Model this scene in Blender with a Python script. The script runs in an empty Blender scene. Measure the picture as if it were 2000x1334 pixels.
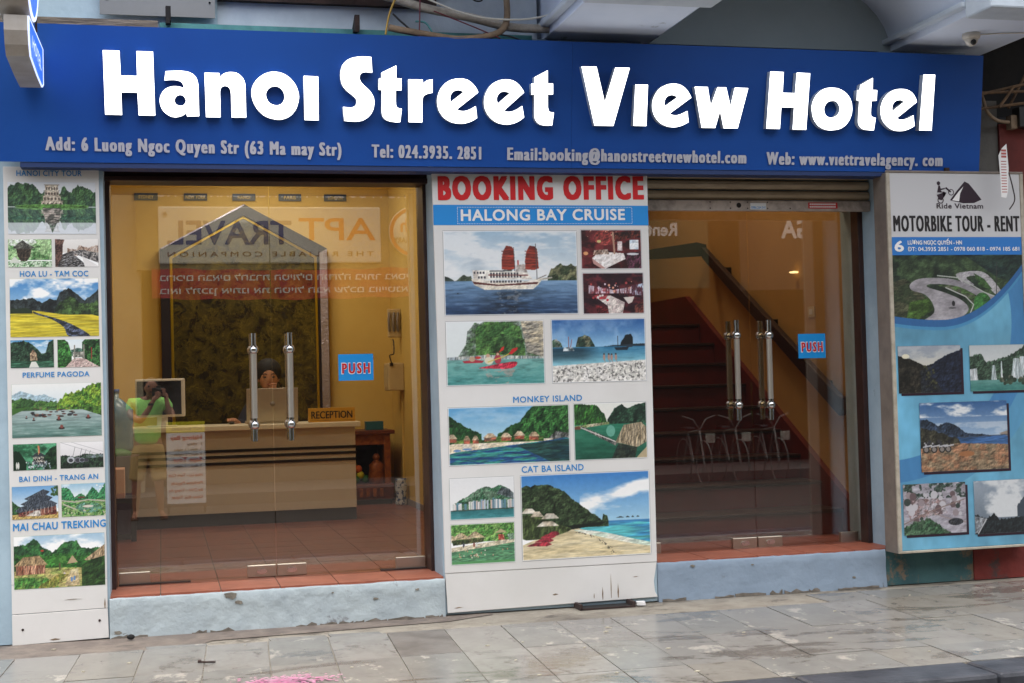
import bpy, bmesh, math, random
import numpy as np
from mathutils import Vector, Matrix
random.seed(7)
sc = bpy.context.scene
COL = sc.collection

# ------------------------------------------------------------------ camera, world, sun, exposure
cam = bpy.data.cameras.new('camera'); camo = bpy.data.objects.new('camera', cam); COL.objects.link(camo)
_f = 2748.8
_X = Vector((11000, 212, -_f)).normalized()
_Y = Vector((-685, -98, -_f)); _Y = (_Y - _X*_X.dot(_Y)).normalized()
_Z = _X.cross(_Y)
camo.matrix_world = Matrix.Translation((0, -8.3, 1.55)) @ Matrix((_X, _Y, _Z)).to_4x4()
cam.sensor_width = 36; cam.lens = 36*_f/2000; cam.clip_start = .01; cam.clip_end = 200
sc.camera = camo

SUN_EL, SUN_AZ = math.radians(82), math.radians(200)     # azimuth measured clockwise from +Y
w = bpy.data.worlds.new('World'); sc.world = w; w.use_nodes = True
nt = w.node_tree; bg = nt.nodes['Background']
sky = nt.nodes.new('ShaderNodeTexSky'); sky.sky_type = 'NISHITA'; sky.sun_disc = False
sky.sun_elevation = SUN_EL; sky.sun_rotation = SUN_AZ; sky.air_density = 1.0; sky.dust_density = 3.0; sky.ozone_density = 1.0
hs = nt.nodes.new('ShaderNodeHueSaturation'); hs.inputs['Saturation'].default_value = .42   # overcast: a nearly white sky
nt.links.new(sky.outputs[0], hs.inputs['Color']); nt.links.new(hs.outputs[0], bg.inputs[0]); bg.inputs[1].default_value = .15
sl = bpy.data.lights.new('sun', 'SUN'); sl.energy = 1.5; sl.angle = math.radians(110); sl.color = (1, .96, .9)
so = bpy.data.objects.new('sun', sl); COL.objects.link(so); so.location = (0, -10, 12)
sd = Vector((math.sin(SUN_AZ)*math.cos(SUN_EL), math.cos(SUN_AZ)*math.cos(SUN_EL), math.sin(SUN_EL)))
so.rotation_euler = sd.to_track_quat('Z', 'Y').to_euler()
sc.view_settings.view_transform = 'Standard'; sc.view_settings.look = 'None'
sc.view_settings.exposure = 1.35; sc.view_settings.gamma = 1
sc.render.engine = 'CYCLES'; sc.cycles.transparent_max_bounces = 16; sc.cycles.max_bounces = 8
sc.cycles.use_denoising = True
sc.cycles.sample_clamp_indirect = 4

# ------------------------------------------------------------------ helpers
def lin(h):
    if isinstance(h, tuple): return h
    c = [((h >> s) & 255)/255 for s in (16, 8, 0)]
    return tuple(v/12.92 if v <= .04045 else ((v+.055)/1.055)**2.4 for v in c)
def sc3(c, k): return tuple(v*k for v in c)

def mat(name, col, rough=.6, metal=0., col2=None, scale=4., bump=0., bscale=None, emit=0., lo=.4, hi=.65, spec=.5, detail=6, stretch=(1, 1, 1), coat=0., col3=None, s3=1.3, t3=.6, damp=None):
    m = bpy.data.materials.new(name); m.use_nodes = True
    t = m.node_tree; b = t.nodes['Principled BSDF']
    col = lin(col)
    b.inputs['Base Color'].default_value = (*col, 1)
    b.inputs['Roughness'].default_value = rough; b.inputs['Metallic'].default_value = metal
    b.inputs['Specular IOR Level'].default_value = spec
    b.inputs['Coat Weight'].default_value = coat
    tc = t.nodes.new('ShaderNodeTexCoord'); mp = t.nodes.new('ShaderNodeMapping')
    geo = t.nodes.new('ShaderNodeNewGeometry')
    t.links.new(geo.outputs['Position'], mp.inputs[0]); mp.inputs['Scale'].default_value = stretch
    last = None
    if col2 is not None:
        n = t.nodes.new('ShaderNodeTexNoise'); n.inputs['Scale'].default_value = scale; n.inputs['Detail'].default_value = detail
        n.inputs['Roughness'].default_value = .65
        t.links.new(mp.outputs[0], n.inputs['Vector'])
        r = t.nodes.new('ShaderNodeValToRGB'); r.color_ramp.elements[0].position = lo; r.color_ramp.elements[1].position = hi
        r.color_ramp.elements[0].color = (*col, 1); r.color_ramp.elements[1].color = (*lin(col2), 1)
        t.links.new(n.outputs['Fac'], r.inputs[0]); last = r.outputs[0]
    if col3 is not None:
        n = t.nodes.new('ShaderNodeTexNoise'); n.inputs['Scale'].default_value = s3; n.inputs['Detail'].default_value = 9; n.inputs['Roughness'].default_value = .72
        t.links.new(mp.outputs[0], n.inputs['Vector'])
        r = t.nodes.new('ShaderNodeValToRGB'); r.color_ramp.elements[0].position = t3; r.color_ramp.elements[1].position = t3+.06
        t.links.new(n.outputs['Fac'], r.inputs[0])
        x = t.nodes.new('ShaderNodeMix'); x.data_type = 'RGBA'
        t.links.new(r.outputs[0], x.inputs[0])
        if last: t.links.new(last, x.inputs[6])
        else: x.inputs[6].default_value = (*col, 1)
        x.inputs[7].default_value = (*lin(col3), 1); last = x.outputs[2]
    if damp is not None:
        n = t.nodes.new('ShaderNodeTexNoise'); n.inputs['Scale'].default_value = damp[0]; n.inputs['Detail'].default_value = 10; n.inputs['Roughness'].default_value = .68; n.inputs['Distortion'].default_value = .4
        mp2 = t.nodes.new('ShaderNodeMapping'); mp2.inputs['Scale'].default_value = (.6, 1.3, 1); mp2.inputs['Location'].default_value = damp[2]
        t.links.new(geo.outputs['Position'], mp2.inputs[0]); t.links.new(mp2.outputs[0], n.inputs['Vector'])
        r = t.nodes.new('ShaderNodeValToRGB'); r.color_ramp.elements[0].position = damp[1]; r.color_ramp.elements[1].position = damp[1]+.05
        t.links.new(n.outputs['Fac'], r.inputs[0])
        x = t.nodes.new('ShaderNodeMix'); x.data_type = 'RGBA'; x.blend_type = 'MULTIPLY'; t.links.new(r.outputs[0], x.inputs[0]); t.links.new(last, x.inputs[6]); x.inputs[7].default_value = (.70, .675, .66, 1); last = x.outputs[2]
        ro = t.nodes.new('ShaderNodeMapRange'); ro.inputs['To Min'].default_value = rough; ro.inputs['To Max'].default_value = rough*.5; t.links.new(r.outputs[0], ro.inputs[0]); t.links.new(ro.outputs[0], b.inputs['Roughness'])
    if last: t.links.new(last, b.inputs['Base Color'])
    if bump:
        n = t.nodes.new('ShaderNodeTexNoise'); n.inputs['Scale'].default_value = bscale or scale*4; n.inputs['Detail'].default_value = 8
        t.links.new(mp.outputs[0], n.inputs['Vector'])
        bp = t.nodes.new('ShaderNodeBump'); bp.inputs['Strength'].default_value = bump; bp.inputs['Distance'].default_value = .01
        t.links.new(n.outputs['Fac'], bp.inputs['Height']); t.links.new(bp.outputs[0], b.inputs['Normal'])
    if emit:
        b.inputs['Emission Color'].default_value = (*col, 1); b.inputs['Emission Strength'].default_value = emit
    return m

def tag(o, label=None, cat=None, group=None, kind=None):
    if label: o['label'] = label
    if cat: o['category'] = cat
    if group: o['group'] = group
    if kind: o['kind'] = kind
    return o

def thing(name, loc, label, cat, group=None, kind=None):
    o = bpy.data.objects.new(name, None); COL.objects.link(o); o.location = loc; o.empty_display_size = .1
    return tag(o, label, cat, group, kind)
WLOC = {}
def wloc(o):
    l = Vector(o.location)
    if o.name in WLOC: return WLOC[o.name]
    return l

def link(name, me, m, parent=None, center=None, label=None, mats=None):
    """me vertices are in world coordinates: recentre them on the object's own origin"""
    if center is None:
        n = len(me.vertices); a = np.empty(n*3, 'f'); me.vertices.foreach_get('co', a); a = a.reshape(-1, 3)
        c = (a.min(0)+a.max(0))/2; c[2] = a[:, 2].min() if parent is None else c[2]
        a -= c; me.vertices.foreach_set('co', a.ravel()); center = Vector(c.tolist()); me.update()
    o = bpy.data.objects.new(name, me); COL.objects.link(o)
    for x in (mats or [m]):
        if x: me.materials.append(x)
    WLOC[o.name] = Vector(center)
    if parent: o.parent = parent; o.location = Vector(center)-wloc(parent)
    else: o.location = center
    if label: o['label'] = label
    return o

class MB:
    def __init__(s): s.v = []; s.f = []; s.mi = []; s.sm = []; s.uv = {}; s.cur = 0
    def add(s, vs, fs, smooth=False):
        b = len(s.v); s.v += [tuple(v) for v in vs]
        for f in fs: s.f.append([b+i for i in f]); s.mi.append(s.cur); s.sm.append(smooth)
        return s
    def box(s, x0, x1, y0, y1, z0, z1):
        return s.add([(x, y, z) for x in (x0, x1) for y in (y0, y1) for z in (z0, z1)],
                     [(0, 1, 3, 2), (4, 6, 7, 5), (0, 4, 5, 1), (2, 3, 7, 6), (0, 2, 6, 4), (1, 5, 7, 3)])
    def prism(s, pts, a0, a1, axis='y'):
        """polygon pts (u,v) extruded along axis; y: (x,z), x: (y,z), z: (x,y)"""
        def P(u, v, a): return (u, a, v) if axis == 'y' else ((a, u, v) if axis == 'x' else (u, v, a))
        n = len(pts); vs = [P(u, v, a0) for u, v in pts]+[P(u, v, a1) for u, v in pts]
        return s.add(vs, [list(range(n))[::-1], list(range(n, 2*n))]+[(i, (i+1) % n, n+(i+1) % n, n+i) for i in range(n)])
    def ring(s, outer, inner, a0, a1, axis='y'):
        def P(u, v, a): return (u, a, v) if axis == 'y' else ((a, u, v) if axis == 'x' else (u, v, a))
        n = len(outer); vs = [P(*p, a0) for p in outer]+[P(*p, a0) for p in inner]+[P(*p, a1) for p in outer]+[P(*p, a1) for p in inner]
        fs = []
        for i in range(n):
            j = (i+1) % n
            fs += [(i, j, n+j, n+i), (2*n+i, 3*n+i, 3*n+j, 2*n+j), (i, 2*n+i, 2*n+j, j), (n+i, n+j, 3*n+j, 3*n+i)]
        return s.add(vs, fs)
    def tube(s, pts, r, n=10, caps=True):
        pts = [Vector(p) for p in pts]; rs = r if isinstance(r, (list, tuple)) else [r]*len(pts)
        vs = []; up = None
        for i, p in enumerate(pts):
            d = (pts[min(i+1, len(pts)-1)]-pts[max(i-1, 0)]).normalized()
            if up is None:
                up = Vector((0, 0, 1)) if abs(d.z) < .9 else Vector((1, 0, 0))
            a = d.cross(up).normalized(); up = a.cross(d).normalized()
            for k in range(n):
                t = 2*math.pi*k/n; vs.append(p+(a*math.cos(t)+up*math.sin(t))*rs[i])
        m = len(pts); fs = [(i*n+k, i*n+(k+1) % n, (i+1)*n+(k+1) % n, (i+1)*n+k) for i in range(m-1) for k in range(n)]
        s.add(vs, fs, True)
        if caps: s.add(vs[:n], [tuple(range(n))[::-1]]); s.add(vs[-n:], [tuple(range(n))])
        return s
    def lathe(s, c, prof, n=16, axis='z'):
        vs = []
        for r, h in prof:
            for k in range(n):
                t = 2*math.pi*k/n; a, b = r*math.cos(t), r*math.sin(t)
                vs.append((c[0]+a, c[1]+b, c[2]+h) if axis == 'z' else ((c[0]+h, c[1]+a, c[2]+b) if axis == 'x' else (c[0]+a, c[1]+h, c[2]+b)))
        m = len(prof); return s.add(vs, [(i*n+k, i*n+(k+1) % n, (i+1)*n+(k+1) % n, (i+1)*n+k) for i in range(m-1) for k in range(n)], True)
    def ball(s, c, r, n=12, sq=(1, 1, 1)):
        m = n//2+1; vs = []
        for i in range(m+1):
            a = math.pi*i/m
            for k in range(n):
                t = 2*math.pi*k/n; vs.append((c[0]+r*sq[0]*math.sin(a)*math.cos(t), c[1]+r*sq[1]*math.sin(a)*math.sin(t), c[2]+r*sq[2]*math.cos(a)))
        return s.add(vs, [(i*n+k, i*n+(k+1) % n, (i+1)*n+(k+1) % n, (i+1)*n+k) for i in range(m) for k in range(n)], True)
    def mesh(s, name='m'):
        me = bpy.data.meshes.new(name); me.from_pydata(s.v, [], s.f); me.update()
        me.polygons.foreach_set('material_index', s.mi); me.polygons.foreach_set('use_smooth', s.sm)
        bm = bmesh.new(); bm.from_mesh(me); bmesh.ops.recalc_face_normals(bm, faces=bm.faces); bm.to_mesh(me); bm.free()
        return me
    def build(s, name, m, parent=None, bevel=0, label=None, mats=None):
        o = link(name, s.mesh(name), m, parent, label=label, mats=mats)
        if bevel:
            b = o.modifiers.new('bevel', 'BEVEL'); b.width = bevel; b.segments = 2; b.limit_method = 'ANGLE'
        return o
def box(name, m, x0, x1, y0, y1, z0, z1, parent=None, bevel=0, label=None): return MB().box(x0, x1, y0, y1, z0, z1).build(name, m, parent, bevel, label)

# ---- flat lettering from the built-in font, laid out in a local (u along, v up) frame
_capcache = {}
def text_raw(body, bold=0., space=1., extrude=0.):
    c = bpy.data.curves.new('t', 'FONT'); c.body = body; c.size = 1; c.offset = bold; c.space_character = space; c.resolution_u = 3; c.extrude = extrude
    o = bpy.data.objects.new('t', c); COL.objects.link(o)
    dg = bpy.context.evaluated_depsgraph_get(); dg.update()
    me = bpy.data.meshes.new_from_object(o.evaluated_get(dg))
    n = len(me.vertices); a = np.empty(n*3); me.vertices.foreach_get('co', a); a = a.reshape(-1, 3)
    fs = [list(p.vertices) for p in me.polygons]
    bpy.data.objects.remove(o); bpy.data.curves.remove(c); bpy.data.meshes.remove(me)
    return a, fs
def text(body, x0, x1, z0, cap, y, m, parent, bold=.0, smear=0., space=1., ex=0., dz=0., name='lettering', label=None, plane=None, flip=False, step=.0001):
    """letters between x0 and x1 on baseline z0 (+dz at the right end), facing -Y at depth y"""
    a, fs = text_raw(body, 0, space, .0)
    if 'H' not in _capcache:
        h, _ = text_raw('H'); _capcache['H'] = (h[:, 1].min(), h[:, 1].max())
    lo, hi = _capcache['H']; lo, hi = lo-bold, hi+bold
    ks = [(0., 0.)]
    if bold or smear:
        ks = [(bold*math.cos(t), bold*math.sin(t)) for t in [i*math.pi/4 for i in range(8)]] if not smear else [(k, e) for k in np.linspace(-smear, smear, 5) for e in ((-bold, bold) if bold else (0,))]
    V = []; F = []
    for i, k in enumerate(ks):
        b = a.copy(); b[:, 0] += k[0]; b[:, 1] += k[1]; b[:, 2] = i
        F += [[q+len(V)*len(a) for q in f] for f in fs]; V.append(b)
    A = np.concatenate(V)
    xm, xM = A[:, 0].min(), A[:, 0].max()
    u = (A[:, 0]-xm)/(xM-xm); v = (A[:, 1]-lo)/(hi-lo)*cap
    out = np.stack([x0+u*(x1-x0), np.full(len(u), y)-A[:, 2]*step, z0+v+u*dz], 1)
    if flip: out[:, 0] = x0+(1-u)*(x1-x0); out[:, 1] = y+A[:, 2]*step
    if plane is not None: out = np.array([plane(p[0], p[2], A[i, 2]*step+y) for i, p in enumerate(out)])
    me = bpy.data.meshes.new(name); me.from_pydata(out.tolist(), [], F); me.update()
    o = link(name, me, m, parent, label=label)
    if ex:
        s = o.modifiers.new('thick', 'SOLIDIFY'); s.thickness = ex; s.offset = 1
    return o

# ---- printed photographs: a small numpy painter; the picture is generated pixel data on a flat print
class Pic:
    def __init__(s, w, h, seed=1, base=0xffffff):
        s.w, s.h = w, h; s.r = np.random.RandomState(seed); s.a = np.zeros((h, w, 3)); s.a[:] = s.c(base)
        s.yy, s.xx = np.mgrid[0:h, 0:w]; s.X = (s.xx+.5)/w; s.Y = (s.yy+.5)/h
    def c(s, h): return np.array([((h >> k) & 255)/255 for k in (16, 8, 0)])
    def noise(s, nx, ny, oct=4):
        o = np.zeros((s.h, s.w)); amp = 1; tot = 0
        for i in range(oct):
            gx, gy = max(2, int(nx*2**i)), max(2, int(ny*2**i)); g = s.r.rand(gy+2, gx+2)
            fx, fy = s.X*gx, s.Y*gy; ix, iy = fx.astype(int), fy.astype(int); tx, ty = fx-ix, fy-iy
            tx = tx*tx*(3-2*tx); ty = ty*ty*(3-2*ty)
            o += amp*((g[iy, ix]*(1-tx)+g[iy, ix+1]*tx)*(1-ty)+(g[iy+1, ix]*(1-tx)+g[iy+1, ix+1]*tx)*ty)
            tot += amp; amp *= .6
        return o/tot
    def grad(s, y0, y1, c0, c1, n=0., nx=3, ny=12, c2=0xffffff):
        t = np.clip((s.Y-y0)/(y1-y0), 0, 1)[..., None]; col = s.c(c0)*(1-t)+s.c(c1)*t
        if n: k = np.clip((s.noise(nx, ny)-.5)*4*n, -1, 1)[..., None]; col = np.where(k > 0, col*(1-k)+s.c(c2)*k, col*(1+k*.6))
        m = (s.Y >= y0) & (s.Y < y1); s.a[m] = col[m]; return s
    def clouds(s, y0, y1, amt=.6, c=0xffffff, nx=3, ny=5, th=.5):
        k = np.clip((s.noise(nx, ny, 5)-th)*6, 0, 1)*amt; k = np.where((s.Y >= y0) & (s.Y < y1), k, 0)[..., None]
        s.a = s.a*(1-k)+s.c(c)*k; return s
    def mask(s, pts):
        m = np.zeros((s.h, s.w), bool); n = len(pts)
        for i in range(n):
            x0, y0 = pts[i]; x1, y1 = pts[(i+1) % n]
            if y0 == y1: continue
            q = ((s.Y > min(y0, y1)) & (s.Y <= max(y0, y1))); m ^= q & (s.X < x0+(s.Y-y0)*(x1-x0)/(y1-y0))
        return m
    def fill(s, m, c, c2=None, n=.5, nx=14, ny=10, th=.5):
        col = np.broadcast_to(s.c(c), s.a.shape)
        if c2 is not None: k = np.clip((s.noise(nx, ny, 4)-th)*(2+6*n)+.5, 0, 1)[..., None]; q = s.noise(nx*1.8, ny*1.8, 4); e = q-np.roll(np.roll(q, 2, 0), 2, 1); g = ((q-.5)*1.1+e*(2.4 if nx >= 10 else .8))[..., None]; col = col*(1-k)+s.c(c2)*k; col = col*(1+g*np.clip(1.15-col.mean(2, keepdims=True), .12, .9))
        s.a[m] = col[m]; return s
    sm = False
    def poly(s, pts, c, c2=None, **k):
        n = len(pts)
        if s.sm and n >= 6:
            out = []
            for i in range(n):
                p0, p1, p2, p3 = [np.array(pts[(i+j) % n]) for j in (-1, 0, 1, 2)]
                out += [tuple(.5*(2*p1+(p2-p0)*t+(2*p0-5*p1+4*p2-p3)*t*t+(3*p1-p0-3*p2+p3)*t**3)) for t in (0, .25, .5, .75)]
            pts = out
        return s.fill(s.mask(pts), c, c2, **k)
    def ridge(s, pts, yb, c, c2=None, j=.02, **k):
        xs = [p[0] for p in pts]; ys = [p[1] for p in pts]; x = (np.arange(s.w)+.5)/s.w
        y = np.interp(x, xs, ys)+np.interp(x, np.linspace(0, 1, 40), (s.r.rand(40)-.5)*2*j)+np.interp(x, np.linspace(0, 1, 110), (s.r.rand(110)-.5)*j)
        m = (s.Y > y[None, :]) & (s.Y < yb) & (s.X >= xs[0]) & (s.X <= xs[-1]); return s.fill(m, c, c2, **k)
    def ell(s, x, y, rx, ry, c, c2=None, **k): return s.fill(((s.X-x)/rx)**2+((s.Y-y)/ry)**2 < 1, c, c2, **k)
    def blobs(s, n, x0, y0, x1, y1, r0, r1, cols, ar=1.):
        asp = s.w/s.h
        for i in range(n):
            r = r0+(r1-r0)*s.r.rand(); s.ell(x0+(x1-x0)*s.r.rand(), y0+(y1-y0)*s.r.rand(), r, r*asp*ar, cols[s.r.randint(len(cols))])
        return s
    def line(s, pts, wd, c):
        asp = s.h/s.w
        for (x0, y0), (x1, y1) in zip(pts[:-1], pts[1:]):
            dx, dy = x1-x0, (y1-y0)*asp; L = max(dx*dx+dy*dy, 1e-9); t = np.clip(((s.X-x0)*dx+(s.Y-y0)*asp*dy)/L, 0, 1)
            d = np.hypot(s.X-x0-t*dx, (s.Y-y0)*asp-t*dy); s.fill(d < wd/2, c)
        return s
    def refl(s, y, dim=.7, c=0x406080, y1=1., h=None):
        y0 = int(y*s.h); n = int(y1*s.h)-y0; h = h or n
        for i in range(n):
            src = y0-1-int(i*min(1, (y0-1)/max(n, 1)))
            if src >= 0: s.a[y0+i] = s.a[src]*dim+s.c(c)*(1-dim)
        k = (s.noise(5, 40, 2)-.5)[..., None]*.25; m = (s.Y >= y) & (s.Y < y1); s.a = np.where(m[..., None], s.a*(1+k), s.a); return s
    def border(s, c=0x707078, g=2):
        s.a[:1] = s.c(c); s.a[-1:] = s.c(c); s.a[:, :1] = s.c(c); s.a[:, -1:] = s.c(c)
        s.a[1:g+1] = 1; s.a[-g-1:-1] = 1; s.a[1:-1, 1:g+1] = 1; s.a[1:-1, -g-1:-1] = 1; return s
    def image(s, name):
        k = s.a; s.a = (k*4+np.roll(k, 1, 0)+np.roll(k, -1, 0)+np.roll(k, 1, 1)+np.roll(k, -1, 1))/8; L = s.a.mean(2, keepdims=True); s.a = (L+(s.a-L)*.86)*.92+.05
        g = 1+((s.r.rand(s.h, s.w, 1)-.5)*.10+(s.noise(34, 24, 2)-.5)[..., None]*.14)*np.clip(1.05-s.a.mean(2, keepdims=True), .05, 1); s.a = np.where(s.a.mean(2, keepdims=True) > .97, s.a, s.a*g)
        im = bpy.data.images.new(name, s.w, s.h); b = np.ones((s.h, s.w, 4), 'f')
        b[..., :3] = np.clip(s.a[::-1], 0, 1); im.pixels.foreach_set(b.ravel()); im.update(); im.pack(); return im

def print_mat(im, name, k=.85, rough=.4):
    m = bpy.data.materials.new(name); m.use_nodes = True; t = m.node_tree; b = t.nodes['Principled BSDF']
    n = t.nodes.new('ShaderNodeTexImage'); n.image = im; n.interpolation = 'Cubic'
    x = t.nodes.new('ShaderNodeMix'); x.data_type = 'RGBA'; x.blend_type = 'MULTIPLY'; x.inputs[0].default_value = 1; x.inputs[7].default_value = (k, k, k*.985, 1)
    t.links.new(n.outputs[0], x.inputs[6]); t.links.new(x.outputs[2], b.inputs['Base Color'])
    b.inputs['Roughness'].default_value = rough; return m

def print_sheet(pic, name, rect, y, parent, label, thick=.0015, k=.85):
    x0, z0, x1, z1 = rect
    me = bpy.data.meshes.new(name)
    me.from_pydata([(x0, y, z0), (x1, y, z0), (x1, y, z1), (x0, y, z1), (x0, y+thick, z0), (x1, y+thick, z0), (x1, y+thick, z1), (x0, y+thick, z1)], [],
                   [(0, 1, 2, 3), (7, 6, 5, 4), (0, 4, 5, 1), (1, 5, 6, 2), (2, 6, 7, 3), (3, 7, 4, 0)])
    uv = me.uv_layers.new(name='UVMap')
    L = [(0, 0), (1, 0), (1, 1), (0, 1)]+[(.5, .5)]*20
    for i, l in enumerate(L): uv.data[i].uv = l
    me.update()
    return link(name, me, print_mat(pic.image(name+'_print'), name+'_print', k), parent, label=label)

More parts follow.
